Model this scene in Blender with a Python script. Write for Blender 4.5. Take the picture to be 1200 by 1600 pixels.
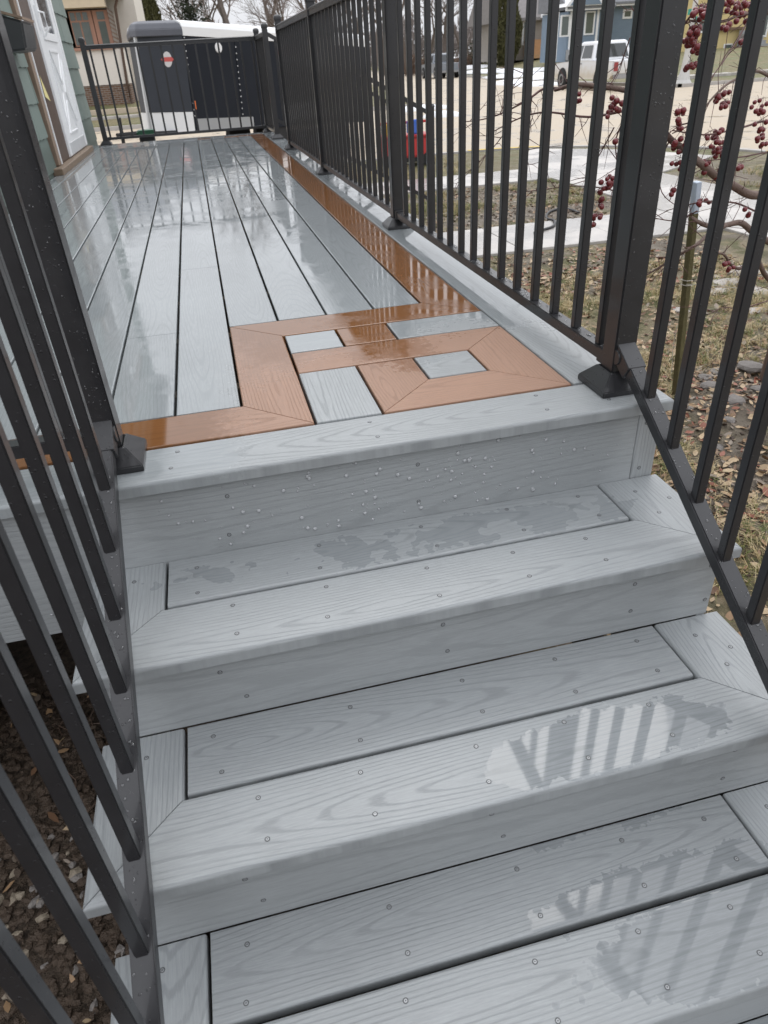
import bpy, bmesh, math, random
import numpy as np
from mathutils import Vector, Matrix
random.seed(7); RNG = np.random.default_rng(7)
scn = bpy.context.scene
for o in list(bpy.data.objects): bpy.data.objects.remove(o)
PI = math.pi
# ------------------------------------------------------------------ camera
CAM = Vector((-0.71387, -1.30423, 0.62316)); FPX = 1078.765
RX = Vector((0.9706295, -0.2347047, -0.0528399)); RD = Vector((-0.1718098, -0.5225063, -0.8351458)); RF = Vector((0.1684035, 0.8196956, -0.5474846))
cd = bpy.data.cameras.new('camera'); cam = bpy.data.objects.new('camera', cd); scn.collection.objects.link(cam)
mw = Matrix.Identity(4)
for i in range(3):
    mw[i][0] = RX[i]; mw[i][1] = -RD[i]; mw[i][2] = -RF[i]; mw[i][3] = CAM[i]
cam.matrix_world = mw
cd.sensor_fit = 'HORIZONTAL'; cd.sensor_width = 36.0; cd.lens = 36.0 * FPX / 1200.0
cd.clip_start = 0.02; cd.clip_end = 2000
cd.dof.use_dof = True; cd.dof.focus_distance = 1.9; cd.dof.aperture_fstop = 12.0
scn.camera = cam
scn.cycles.max_bounces = 6; scn.cycles.diffuse_bounces = 3; scn.cycles.glossy_bounces = 4; scn.cycles.transmission_bounces = 4
# ------------------------------------------------------------------ world and sun (overcast)
SUN_EL, SUN_AZ = math.radians(50), math.radians(20)
wd = bpy.data.worlds.new('World'); scn.world = wd; wd.use_nodes = True
wt = wd.node_tree; wt.nodes.clear()
sky = wt.nodes.new('ShaderNodeTexSky'); sky.sky_type = 'NISHITA'; sky.sun_disc = False
sky.sun_elevation = SUN_EL; sky.sun_rotation = SUN_AZ; sky.dust_density = 6.0; sky.air_density = 1.0
hs = wt.nodes.new('ShaderNodeHueSaturation'); hs.inputs['Saturation'].default_value = 0.22
# overcast sky: cloud luminance rises from horizon to zenith (about 1 + sin of the elevation)
tcw = wt.nodes.new('ShaderNodeTexCoord'); spw = wt.nodes.new('ShaderNodeSeparateXYZ'); wt.links.new(tcw.outputs['Generated'], spw.inputs[0])
mrw = wt.nodes.new('ShaderNodeMapRange'); wt.links.new(spw.outputs[2], mrw.inputs[0])
for i_, v_ in ((1, 0.0), (2, 1.0), (3, 9.0), (4, 22.0)): mrw.inputs[i_].default_value = v_
clo = wt.nodes.new('ShaderNodeVectorMath'); clo.operation = 'SCALE'; clo.inputs[0].default_value = (0.97, 0.99, 1.04); wt.links.new(mrw.outputs[0], clo.inputs['Scale'])
mixw = wt.nodes.new('ShaderNodeMix'); mixw.data_type = 'RGBA'; mixw.inputs[0].default_value = 0.85
wt.links.new(clo.outputs[0], mixw.inputs[7])
bg = wt.nodes.new('ShaderNodeBackground'); bg.inputs[1].default_value = 0.1
wo = wt.nodes.new('ShaderNodeOutputWorld')
wt.links.new(sky.outputs[0], hs.inputs['Color']); wt.links.new(hs.outputs[0], mixw.inputs[6])
wt.links.new(mixw.outputs[2], bg.inputs[0]); wt.links.new(bg.outputs[0], wo.inputs[0])
sl = bpy.data.lights.new('sun', 'SUN'); sl.energy = 0.6; sl.angle = math.radians(30); sl.color = (1.0, 0.97, 0.93)
sun = bpy.data.objects.new('sun', sl); scn.collection.objects.link(sun)
sdir = Vector((math.sin(SUN_AZ) * math.cos(SUN_EL), math.cos(SUN_AZ) * math.cos(SUN_EL), math.sin(SUN_EL)))
sun.rotation_euler = (-sdir).to_track_quat('-Z', 'Y').to_euler(); sun.location = (0, 0, 30)
vs = scn.view_settings; vs.view_transform = 'Standard'; vs.look = 'None'; vs.exposure = 0.0; vs.gamma = 1.0; vs.use_curve_mapping = False
# ------------------------------------------------------------------ helpers
def ray(u, v): return RX * ((u - 600) / FPX) + RD * ((v - 800) / FPX) + RF
def at(u, v, x=None, y=None, z=None):
    d = ray(u, v)
    t = (x - CAM.x) / d.x if x is not None else (y - CAM.y) / d.y if y is not None else (z - CAM.z) / d.z
    return CAM + d * t
COL = scn.collection
WM = {}
def link(o, parent, M):
    COL.objects.link(o); o.matrix_basis = M; WM[o.name] = M.copy()
    if parent is not None:
        o.parent = parent; o.matrix_parent_inverse = WM[parent.name].inverted()
    return o
def T(x, y, z): return Matrix.Translation((x, y, z))
def tag(o, label=None, cat=None, group=None, kind=None):
    if label: o['label'] = label
    if cat: o['category'] = cat
    if group: o['group'] = group
    if kind: o['kind'] = kind
    return o
def empty(name, loc, label, cat, group=None, rz=0):
    o = bpy.data.objects.new(name, None); o.empty_display_size = 0.1
    link(o, None, T(*loc) @ Matrix.Rotation(rz, 4, 'Z')); return tag(o, label, cat, group)
def inst(name, me, M, parent=None):
    return link(bpy.data.objects.new(name, me), parent, M)
class MB:
    def __init__(s): s.v = []; s.f = []; s.m = []
    def add(s, vs, fs, mi=0, M=None):
        b = len(s.v)
        s.v += [tuple(M @ Vector(p)) for p in vs] if M is not None else [tuple(p) for p in vs]
        s.f += [tuple(b + i for i in f) for f in fs]; s.m += [mi] * len(fs); return s
    def box(s, a, b, mi=0, M=None):
        (x0, y0, z0), (x1, y1, z1) = a, b
        return s.add([(x0,y0,z0),(x1,y0,z0),(x1,y1,z0),(x0,y1,z0),(x0,y0,z1),(x1,y0,z1),(x1,y1,z1),(x0,y1,z1)],
                     [(0,3,2,1),(4,5,6,7),(0,1,5,4),(1,2,6,5),(2,3,7,6),(3,0,4,7)], mi, M)
    def cbox(s, c, d, mi=0, M=None):
        return s.box([c[i]-d[i]/2 for i in range(3)], [c[i]+d[i]/2 for i in range(3)], mi, M)
    def prism(s, poly, z0, z1, mi=0, M=None):
        n = len(poly)
        return s.add([(x,y,z0) for x,y in poly]+[(x,y,z1) for x,y in poly],
                     [tuple(range(n-1,-1,-1)), tuple(range(n,2*n))]+[(i,(i+1)%n,n+(i+1)%n,n+i) for i in range(n)], mi, M)
    def rings(s, rs, mi=0, cap=True, M=None):
        n = len(rs[0]); vs = [p for r in rs for p in r]; fs = []
        for k in range(len(rs)-1):
            for i in range(n): fs.append((k*n+i, k*n+(i+1)%n, (k+1)*n+(i+1)%n, (k+1)*n+i))
        if cap: fs += [tuple(range(n-1,-1,-1)), tuple((len(rs)-1)*n+i for i in range(n))]
        return s.add(vs, fs, mi, M)
    def lathe(s, prof, n=16, mi=0, M=None):
        return s.rings([[(r*math.cos(2*PI*i/n), r*math.sin(2*PI*i/n), z) for i in range(n)] for r, z in prof], mi, True, M)
    def tube(s, pts, rad, n=6, mi=0, cap=True):
        pts = [Vector(p) for p in pts]; rs = []
        up = None
        for k, p in enumerate(pts):
            d = (pts[min(k+1,len(pts)-1)] - pts[max(k-1,0)])
            d = d.normalized() if d.length > 1e-9 else Vector((0,0,1))
            if up is None: up = Vector((0,0,1)) if abs(d.z) < .9 else Vector((1,0,0))
            a = d.cross(up)
            if a.length < 1e-4: a = d.orthogonal()
            a.normalize(); b = d.cross(a).normalized(); up = -b if False else up
            r = rad[k] if isinstance(rad, (list, tuple)) else rad
            rs.append([tuple(p + (a*math.cos(2*PI*i/n) + b*math.sin(2*PI*i/n))*r) for i in range(n)])
        return s.rings(rs, mi, cap)
    def mesh(s, name, mats, smooth=False, bevel=0, seg=2):
        me = bpy.data.meshes.new(name); me.from_pydata(s.v, [], s.f)
        for m in (mats if isinstance(mats, (list, tuple)) else [mats]): me.materials.append(m)
        if len(set(s.m)) > 1: me.polygons.foreach_set('material_index', s.m)
        if smooth: me.polygons.foreach_set('use_smooth', [True]*len(s.f))
        bm = bmesh.new(); bm.from_mesh(me); bmesh.ops.recalc_face_normals(bm, faces=bm.faces)
        if bevel: bmesh.ops.bevel(bm, geom=list(bm.edges), offset=bevel, segments=seg, affect='EDGES', clamp_overlap=True)
        bm.to_mesh(me); bm.free()
        me.update(); return me
    def obj(s, name, mats, parent=None, smooth=False, bevel=0, seg=2, origin=None):
        if origin is None:
            a = np.array(s.v); lo, hi = a.min(0), a.max(0); origin = ((lo[0]+hi[0])/2, (lo[1]+hi[1])/2, lo[2])
        s.v = [(x-origin[0], y-origin[1], z-origin[2]) for x, y, z in s.v]
        return inst(name, s.mesh(name, mats, smooth, bevel, seg), T(*origin), parent)
# ------------------------------------------------------------------ node helper
class NT:
    def __init__(s, name):
        s.mat = bpy.data.materials.new(name); s.mat.use_nodes = True; s.t = s.mat.node_tree; s.t.nodes.clear()
        s.out = s.t.nodes.new('ShaderNodeOutputMaterial')
    def n(s, typ, ins=None, **kw):
        nd = s.t.nodes.new('ShaderNode' + typ)
        for k, v in kw.items(): setattr(nd, k, v)
        for k, v in (ins or {}).items(): s.set(nd.inputs[k], v)
        return nd
    def set(s, sock, v):
        if isinstance(v, bpy.types.NodeSocket): s.t.links.new(v, sock)
        elif isinstance(v, (tuple, list)) and len(v) == 3 and sock.type == 'RGBA': sock.default_value = (*v, 1)
        else: sock.default_value = v
    def m(s, op, a, b=0.0, c=None, clamp=False):
        nd = s.t.nodes.new('ShaderNodeMath'); nd.operation = op; nd.use_clamp = clamp
        s.set(nd.inputs[0], a); s.set(nd.inputs[1], b)
        if c is not None: s.set(nd.inputs[2], c)
        return nd.outputs[0]
    def ss(s, v, a, b, o0=0.0, o1=1.0):
        nd = s.t.nodes.new('ShaderNodeMapRange'); nd.interpolation_type = 'SMOOTHSTEP'
        s.set(nd.inputs[0], v); s.set(nd.inputs[1], a); s.set(nd.inputs[2], b); s.set(nd.inputs[3], o0); s.set(nd.inputs[4], o1)
        return nd.outputs[0]
    def mix(s, f, a, b, bt='MIX'):
        nd = s.t.nodes.new('ShaderNodeMix'); nd.data_type = 'RGBA'; nd.blend_type = bt
        s.set(nd.inputs[0], f); s.set(nd.inputs[6], a); s.set(nd.inputs[7], b); return nd.outputs[2]
    def xyz(s, v):
        nd = s.t.nodes.new('ShaderNodeSeparateXYZ'); s.set(nd.inputs[0], v); return nd.outputs
    def comb(s, x, y, z):
        nd = s.t.nodes.new('ShaderNodeCombineXYZ')
        for i, v in enumerate((x, y, z)): s.set(nd.inputs[i], v)
        return nd.outputs[0]
    def noise(s, vec, scale=5.0, detail=2.0, rough=0.5, dist=0.0, dim='3D', col=False):
        nd = s.t.nodes.new('ShaderNodeTexNoise'); nd.noise_dimensions = dim
        if vec is not None: s.set(nd.inputs['Vector'], vec)
        s.set(nd.inputs['Scale'], scale); s.set(nd.inputs['Detail'], detail); s.set(nd.inputs['Roughness'], rough); s.set(nd.inputs['Distortion'], dist)
        return nd.outputs[1 if col else 0]
    def obj(s): return s.n('TexCoord').outputs['Object']
    def pos(s): return s.n('NewGeometry').outputs['Position']
    def rnd(s): return s.n('ObjectInfo').outputs['Random']
    def bump(s, h, strength=0.3, dist=0.01, normal=None):
        nd = s.n('Bump', {'Height': h, 'Strength': strength, 'Distance': dist})
        if normal is not None: s.set(nd.inputs['Normal'], normal)
        return nd.outputs[0]
    def bsdf(s, color, rough=0.6, normal=None, spec=0.5, metal=0.0, **kw):
        b = s.n('BsdfPrincipled'); s.set(b.inputs['Base Color'], color); s.set(b.inputs['Roughness'], rough)
        s.set(b.inputs['Specular IOR Level'], spec); s.set(b.inputs['Metallic'], metal)
        if normal is not None: s.set(b.inputs['Normal'], normal)
        for k, v in kw.items(): s.set(b.inputs[k.replace('_', ' ')], v)
        s.t.links.new(b.outputs[0], s.out.inputs[0]); return s.mat
def simple(name, col, rough=0.6, spec=0.5, var=0.12, scale=8.0, bump=0.0, metal=0.0, **kw):
    t = NT(name); p = t.obj(); nz = t.noise(p, scale, 5, .6)
    c = t.mix(t.m('MULTIPLY', nz, 1.0), tuple(x*(1-var) for x in col), tuple(min(1, x*(1+var)) for x in col))
    r = t.m('ADD', rough - .08, t.m('MULTIPLY', t.noise(p, scale*2.3, 3), .16))
    nm = t.bump(t.noise(p, scale*6, 4), bump, .01) if bump else None
    return t.bsdf(c, r, nm, spec, metal, **kw)
# ------------------------------------------------------------------ composite board materials
def composite(name, light, dark, wetcol, mode):
    """embossed wood-grain composite: rings cut by a board; water film as a mask in world space"""
    t = NT(name); o = t.xyz(t.obj()); rn = t.rnd(); P = t.xyz(t.pos())
    x = t.m('ADD', o[0], t.m('MULTIPLY', rn, 53.0)); y = o[1]
    slow = t.noise(t.comb(t.m('MULTIPLY', x, .55), t.m('MULTIPLY', rn, 9.0), 0), 1.0, 1.0)
    dep = t.m('ADD', .006 if mode != 'riser' else .11, t.m('MULTIPLY', t.m('ABSOLUTE', t.m('SUBTRACT', slow, 0.45)), 0.36 if mode != 'riser' else .10))
    off = t.m('MULTIPLY', t.m('SUBTRACT', t.noise(t.comb(t.m('MULTIPLY', x, .5), 7.3, t.m('MULTIPLY', rn, 31.0)), 1.0, 0.0), .5), .15)
    w = t.m('ADD', y, off)
    r = t.m('SQRT', t.m('ADD', t.m('MULTIPLY', w, w), t.m('MULTIPLY', dep, dep)))
    fib = t.noise(t.comb(t.m('MULTIPLY', x, 26.0), t.m('MULTIPLY', y, 480.0), rn), 1.0, 4.0, .74)
    wob = t.noise(t.comb(t.m('MULTIPLY', x, 7.0), t.m('MULTIPLY', y, 45.0), rn), 1.0, 2.0)
    ph = t.m('ADD', t.m('MULTIPLY', r, 2*PI/0.0072), t.m('ADD', t.m('MULTIPLY', wob, 6.0), t.m('MULTIPLY', fib, 1.6)))
    sn = t.m('SINE', ph)
    line = t.m('MULTIPLY', t.ss(sn, .35, .98), t.ss(t.m('ADD', fib, t.m('MULTIPLY', wob, .35)), .50, .80))
    n1 = t.noise(t.comb(t.m('MULTIPLY', P[0], 2.6), t.m('MULTIPLY', P[1], 1.6), P[2]), 1.0, 3.0, .6)
    tone = t.m('ADD', t.m('MULTIPLY', t.m('SUBTRACT', fib, .5), .62), t.m('MULTIPLY', t.m('SUBTRACT', n1, .5), .30))
    tone = t.m('ADD', tone, t.m('MULTIPLY', t.m('SUBTRACT', rn, .5), .14))
    base = t.mix(t.m('MULTIPLY', line, (.26 if mode == 'riser' else .48)), light, dark)
    base = t.mix(1.0, base, t.comb(*[t.m('ADD', 1.0, tone)]*3), 'MULTIPLY')
    # water film
    n2 = t.noise(t.comb(P[0], P[1], P[2]), 55.0, 2.0, .6)
    n3 = t.noise(t.comb(P[0], P[1], P[2]), 9.0, 3.0, .62)
    if mode == 'riser':
        wet = t.ss(n1, .40, .75, .0, .5); pud = 0.0; rdry, rwet, rpud = .45, .32, .1
    elif mode == 'deck':
        a = t.m('ADD', P[1], t.m('MULTIPLY', t.m('SUBTRACT', n1, .5), 1.3))
        a = t.m('ADD', a, t.m('MULTIPLY', t.m('SUBTRACT', n2, .5), .30))
        wet = t.ss(a, .30, .62)
        b = t.m('ADD', t.m('SUBTRACT', 0, P[0]), t.m('MULTIPLY', t.m('SUBTRACT', n2, .5), .16))
        b = t.m('ADD', b, t.m('MULTIPLY', t.m('SUBTRACT', n3, .5), .10))
        wet = t.m('MAXIMUM', wet, t.m('MULTIPLY', t.ss(b, .70, .80), t.ss(P[1], -.2, -.10)))
        pud = t.m('MULTIPLY', wet, t.ss(t.m('ADD', n3, t.m('MULTIPLY', t.m('SUBTRACT', n1, .5), .8)), .40, .56))
        rdry, rwet, rpud = .40, .11, .03
    else:
        wx = t.m('MULTIPLY', t.m('SUBTRACT', n3, .5), .26); wy = t.m('MULTIPLY', t.m('SUBTRACT', n2, .5), .06)
        px = t.m('ADD', P[0], wx); py = t.m('ADD', P[1], t.m('ADD', wy, t.m('MULTIPLY', wx, .3)))
        best = None
        for cx, cy, ax, ay in ((-.20, -.632, .245, .062), (-.17, -.80, .24, .038), (-.13, -.905, .25, .075), (-.02, -.86, .12, .05), (-.45, -.20, .55, .055), (-.12,-.22,.2,.05)):
            dx = t.m('DIVIDE', t.m('SUBTRACT', px, cx), ax); dy = t.m('DIVIDE', t.m('SUBTRACT', py, cy), ay)
            e = t.m('SUBTRACT', 1.0, t.m('ADD', t.m('MULTIPLY', dx, dx), t.m('MULTIPLY', dy, dy)))
            if cy > -.3: e = t.m('SUBTRACT', e, t.ss(n3, .42, .56, 1.2, 0.0))
            best = e if best is None else t.m('MAXIMUM', best, e)
        pud = t.m('MULTIPLY', t.ss(best, .02, .10), t.ss(t.xyz(t.n('NewGeometry').outputs['Normal'])[2], .6, .9))
        wet = t.m('MAXIMUM', pud, t.ss(n1, .35, .75, .15, .6))
        rdry, rwet, rpud = .42, .25, .025
    if mode == 'deck': base = t.mix(t.m('MULTIPLY', wet, .45), base, t.mix(1.0, light, t.comb(*[t.m('ADD', .97, tone)]*3), 'MULTIPLY'))
    col = t.mix(wet, base, t.mix(1.0, base, wetcol, 'MULTIPLY'))
    rough = t.m('ADD', rdry, t.m('MULTIPLY', wet, rwet - rdry))
    rough = t.m('ADD', rough, t.m('MULTIPLY', t.m('SUBTRACT', fib, .5), .16))
    rough = t.m('ADD', t.m('MULTIPLY', rough, t.m('SUBTRACT', 1.0, pud)), t.m('MULTIPLY', pud, rpud))
    hgt = t.m('ADD', t.m('MULTIPLY', line, -.55), t.m('MULTIPLY', fib, .5))
    flat = t.m('SUBTRACT', 1.0, t.m('MULTIPLY', pud, .93))
    film = t.m('MULTIPLY', t.noise(t.comb(P[0], P[1], P[2]), 26.0, 2.0, .55, .6), .24 if mode == 'deck' else .12)
    stg = t.m('MULTIPLY', flat, t.m('SUBTRACT', .55, t.m('MULTIPLY', wet, .40)))
    nm = t.bump(t.m('ADD', hgt, film), stg, .0011)
    return t.bsdf(col, rough, nm, .5)
GREY_L, GREY_D = (.335, .352, .358), (.17, .182, .188)
M_grey = composite('grey_composite', GREY_L, GREY_D, (.90, .92, .93), 'deck')
M_greys = composite('grey_composite_stairs', GREY_L, GREY_D, (.78, .79, .80), 'stairs')
M_riser = composite('grey_composite_riser', GREY_L, GREY_D, (.80, .81, .82), 'riser')
M_brown = composite('brown_composite', (.345, .196, .128), (.19, .100, .060), (.60, .46, .26), 'deck')
# black powder-coated metal with rain on it
def metal_black():
    t = NT('black_powder_coat'); P = t.pos()
    vo = t.n('TexVoronoi', {'Vector': P, 'Scale': 190.0, 'Randomness': 1.0})
    vc = t.xyz(vo.outputs['Color'])
    rad = t.ss(vc[0], .55, 1.0, .0, .38)
    patch = t.ss(t.noise(P, 14.0, 3), .42, .62)
    d = t.m('MULTIPLY', t.ss(t.m('SUBTRACT', rad, vo.outputs['Distance']), .0, .16), patch)
    nz = t.noise(P, 20.0, 3, .6)
    col = t.mix(nz, (.019, .019, .021), (.030, .030, .033))
    dust = t.m('MULTIPLY', t.ss(t.noise(P, 160.0, 3, .7), .66, .76), .35)
    col = t.mix(dust, col, (.10, .09, .08))
    r = t.m('ADD', .24, t.m('MULTIPLY', nz, .26)); r = t.m('SUBTRACT', r, t.m('MULTIPLY', d, .3))
    nm = t.bump(d, .8, .0016)
    return t.bsdf(col, r, nm, .5, Coat_Weight=.3, Coat_Roughness=.08)
M_black = metal_black()
M_screw = simple('screw_metal', (.34, .35, .36), .35, .5, .2, 200, metal=.6)
M_hole = simple('screw_recess', (.085, .088, .09), .7)
M_joist = simple('treated_lumber', (.17, .135, .095), .85, .2, .35, 14, .3)
M_steel = simple('bracket_steel', (.3, .3, .31), .4, metal=.8)
# ------------------------------------------------------------------ boards
p = 0.1445; GAP = 0.0028; GZ = -0.88; RZ = -1.02
def inset(poly, ds):
    n = len(poly); out = []
    for i in range(n):
        a, b, c = Vector(poly[i-1]), Vector(poly[i]), Vector(poly[(i+1) % n])
        d0, d1 = ds[i-1], ds[i]
        e0 = (b-a).normalized(); e1 = (c-b).normalized()
        n0 = Vector((-e0.y, e0.x)); n1 = Vector((-e1.y, e1.x))
        q0 = b + n0*d0; cr = e0.x*e1.y - e0.y*e1.x
        if abs(cr) < 1e-6: out.append(q0); continue
        q1 = b + n1*d1; dd = q1 - q0
        s = (dd.x*e1.y - dd.y*e1.x)/cr
        out.append(q0 + e0*s)
    return out
def plank_mesh(poly, th, r, cut=(), seg=4, mat=None, name='board', rc=.0008):
    """poly CCW in local x (length) / y (width); top at local z=0"""
    rs = [rc if i in cut else r for i in range(len(poly))]; rings = [[(x, y, -th) for x, y in poly]]
    for k in range(seg+1):
        a = PI/2*k/seg
        q = inset(poly, [e*(1-math.cos(a)) for e in rs]); rings.append([(v.x, v.y, -r*(1-math.sin(a))) for v in q])
    return MB().rings(rings).mesh(name, mat)
def plank(name, poly, ztop, th=.024, r=.003, cut=(), ang=0.0, mat=None, parent=None, gaps=None, seg=3):
    """horizontal board from a world outline (CCW); cut = indexes of sawn edges; gaps = inset per edge"""
    g = gaps or [0 if i in cut else GAP for i in range(len(poly))]
    pl = inset([Vector(v) for v in poly], g)
    c = sum(pl, Vector((0, 0)))/len(pl)
    ca, sa = math.cos(-ang), math.sin(-ang)
    loc = [((v.x-c.x)*ca-(v.y-c.y)*sa, (v.x-c.x)*sa+(v.y-c.y)*ca) for v in pl]
    me = plank_mesh(loc, th, r, cut, seg, mat, name)
    return inst(name, me, T(c.x, c.y, ztop) @ Matrix.Rotation(ang, 4, 'Z'), parent)
def vboard(name, x0, x1, z0, z1, yf, th, mat, parent, r=.002, upright=False):
    """board standing on edge, its face looking towards -y at y=yf"""
    w, h = x1-x0, z1-z0
    M = Matrix(((1,0,0,(x0+x1)/2),(0,0,-1,yf),(0,1,0,(z0+z1)/2),(0,0,0,1)))
    if upright:
        M = M @ Matrix.Rotation(PI/2, 4, 'Z'); w, h = h, w
    me = plank_mesh([(-w/2,-h/2),(w/2,-h/2),(w/2,h/2),(-w/2,h/2)], th, r, (), 3, mat, name)
    return inst(name, me, M, parent)
smb = MB(); smb.lathe([(.0043,-.0012),(.0043,.0003),(.0034,.00032)], 12, 1); smb.lathe([(.0031,-.001),(.0031,.0002),(.0026,.0006),(.0012,.0006),(.0008,.0001)], 10, 0)
ME_screw = smb.mesh('screw', [M_screw, M_hole])
def screw(parent, pos, M=None):
    inst('screw', ME_screw, T(*pos) @ (M or Matrix.Identity(4)), parent)
FACEY = Matrix.Rotation(PI/2, 4, 'X')       # local z -> -y
def U(*pts): return [(a*p, b*p) for a, b in pts]
YE = 7.464; WALLX = -1.85
deck = empty('deck', (-.85, 3.6, GZ), 'wet grey composite deck with brown inlaid border and key pattern', 'deck')
# main field boards
JO = {5: [1.49], 6: [.727, 4.4], 1: [4.6], 2: [2.9], 3: [5.2], 4: [3.4], 7: [3.9], 8: [2.4, 6.05], 9: [5.6], 10: [3.1, 6.3], 11: [4.8], 12: [2.2]}
for k in range(1, 13):
    x0, x1 = -(k+1)*p, -k*p
    if k == 12: x0 = WALLX + .004
    ys = [5*p if k < 5 else p] + JO[k] + [YE]
    for a, b in zip(ys[:-1], ys[1:]):
        pl = [(x0, a), (x1, a), (x1, b), (x0, b)]
        g = [GAP if a == ys[0] else .0006, GAP, GAP if b == ys[-1] else .0006, GAP]
        plank('deck_board', pl, -.0005-.0006*((k*7) % 3), cut=(0, 2), ang=PI/2, mat=M_grey, parent=deck, gaps=g)
# brown border and key pattern (units of one board)
m_ = .0004
def brown(pts, cut, ang, mat=None, nm='inlay_board'):
    pl = U(*pts); return plank(nm, pl, 0.0, cut=cut, ang=ang, mat=mat or M_brown, parent=deck,
                               gaps=[m_ if i in cut else GAP for i in range(len(pl))])
H, V = 0.0, PI/2
yj = 2.77/p
brown([(-1,5),(0,4),(0,yj),(-1,yj)], (0, 2), V, nm='border_board'); brown([(-1,yj),(0,yj),(0,YE/p),(-1,YE/p)], (0,), V, nm='border_board')
brown([(-5,5),(-4,4),(0,4),(-1,5)], (0, 2), H)
brown([(-5,1),(-4,0),(-4,4),(-5,5)], (0, 2), V)
brown([(-12.78,0),(-4,0),(-5,1),(-12.78,1)], (1,), H, nm='border_board')
brown([(-4,2),(-1,2),(0,3),(-4,3)], (1,), H)
brown([(-1,1),(0,0),(0,3),(-1,2)], (0, 2), V)
brown([(-3,0),(0,0),(-1,1),(-2,1)], (1, 3), H)
brown([(-3,0),(-2,1),(-2,2),(-3,2)], (0,), V)
brown([(-3,3),(-2,3),(-2,4),(-3,4)], (), H)
for q_, a_ in (([(-2,1),(-1,1),(-1,2),(-2,2)], H), ([(-4,0),(-3,0),(-3,2),(-4,2)], V), ([(-4,3),(-3,3),(-3,4),(-4,4)], H), ([(-2,3),(0,3),(0,4),(-2,4)], H)):
    brown(q_, (), a_, M_grey)
# far row and grey outer borders
ye = YE/p
for a, b, mt in ((-12.78,-5,M_grey), (-5,-4,M_brown), (-4,-3,M_grey), (-3,0,M_brown)): brown([(a,ye),(b,ye),(b,ye+1),(a,ye+1)], (), H, mt, nm='border_board')
YEND = YE + 2*p + .03
plank('border_board', [(-1.846, YE+p), (.15, YE+p), (.15, YEND), (-1.846, YEND)], 0, r=.005, mat=M_grey, parent=deck)
for a, b in ((0, 2.2), (2.2, 5.3), (5.3, YE+p)):
    plank('border_board', [(0, a), (.15, a), (.15, b), (0, b)], 0, r=.005, ang=PI/2, cut=(0, 2), mat=M_grey, parent=deck, gaps=[GAP if a == 0 else .0006, 0, GAP if b > 7 else .0006, GAP])
fb = plank('border_board', [(-1.846, -.143), (.158, -.143), (.158, 0), (-1.846, 0)], 0, th=.025, r=.0075, mat=M_grey, parent=deck, gaps=[0, 0, GAP, GAP], seg=6)
for sx in (-1.30, -.86, -.46, -.10, .03):
    for sy in (-.032, -.098): screw(fb, (sx + random.uniform(-.012, .012), sy + random.uniform(-.006, .006), .0001))
# fascias
fas = vboard('fascia', -1.846, .0895, -.315, -.0255, -.130, .02, M_riser, deck)
tr = vboard('corner_trim', .0915, .1475, -.315, -.0262, -.1275, .022, M_grey, deck, r=.005, upright=True)
for sz in (-.055, -.165):
    screw(tr, (.112, -.1276, sz), FACEY)
for sx in (-1.22, -.785, -.39):
    for sz in (-.062, -.150): screw(fas, (sx + random.uniform(-.01, .01), -.1301, sz), FACEY)
sb = MB().box((.120, -.105, -.315), (.14, 5.5, -.0256)); sb.obj('fascia', M_grey, deck, bevel=.002)
sb = MB().box((.120, 6.85, -.315), (.14, YEND-.02, -.0256)); sb.obj('fascia', M_grey, deck, bevel=.002)
sb = MB().box((-1.846, YEND-.03, -.315), (.118, YEND-.012, -.0256)); sb.obj('fascia', M_grey, deck, bevel=.002)
jm = MB().box((-.98, -.019, -.09), (.98, .019, .09)).mesh('joist', M_joist)
y = -.07
while y < YEND-.1:
    inst('joist', jm, T(-.865, y, -.118), deck); y += .403
pm = MB().box((-.045, -.045, GZ-.05), (.045, .045, -.21)).mesh('support_post', M_joist)
for y in (.21, 2.4, 4.6, 7.2):
    for x in (-1.6, -.05): inst('support_post', pm, T(x, y, 0), deck)
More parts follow.
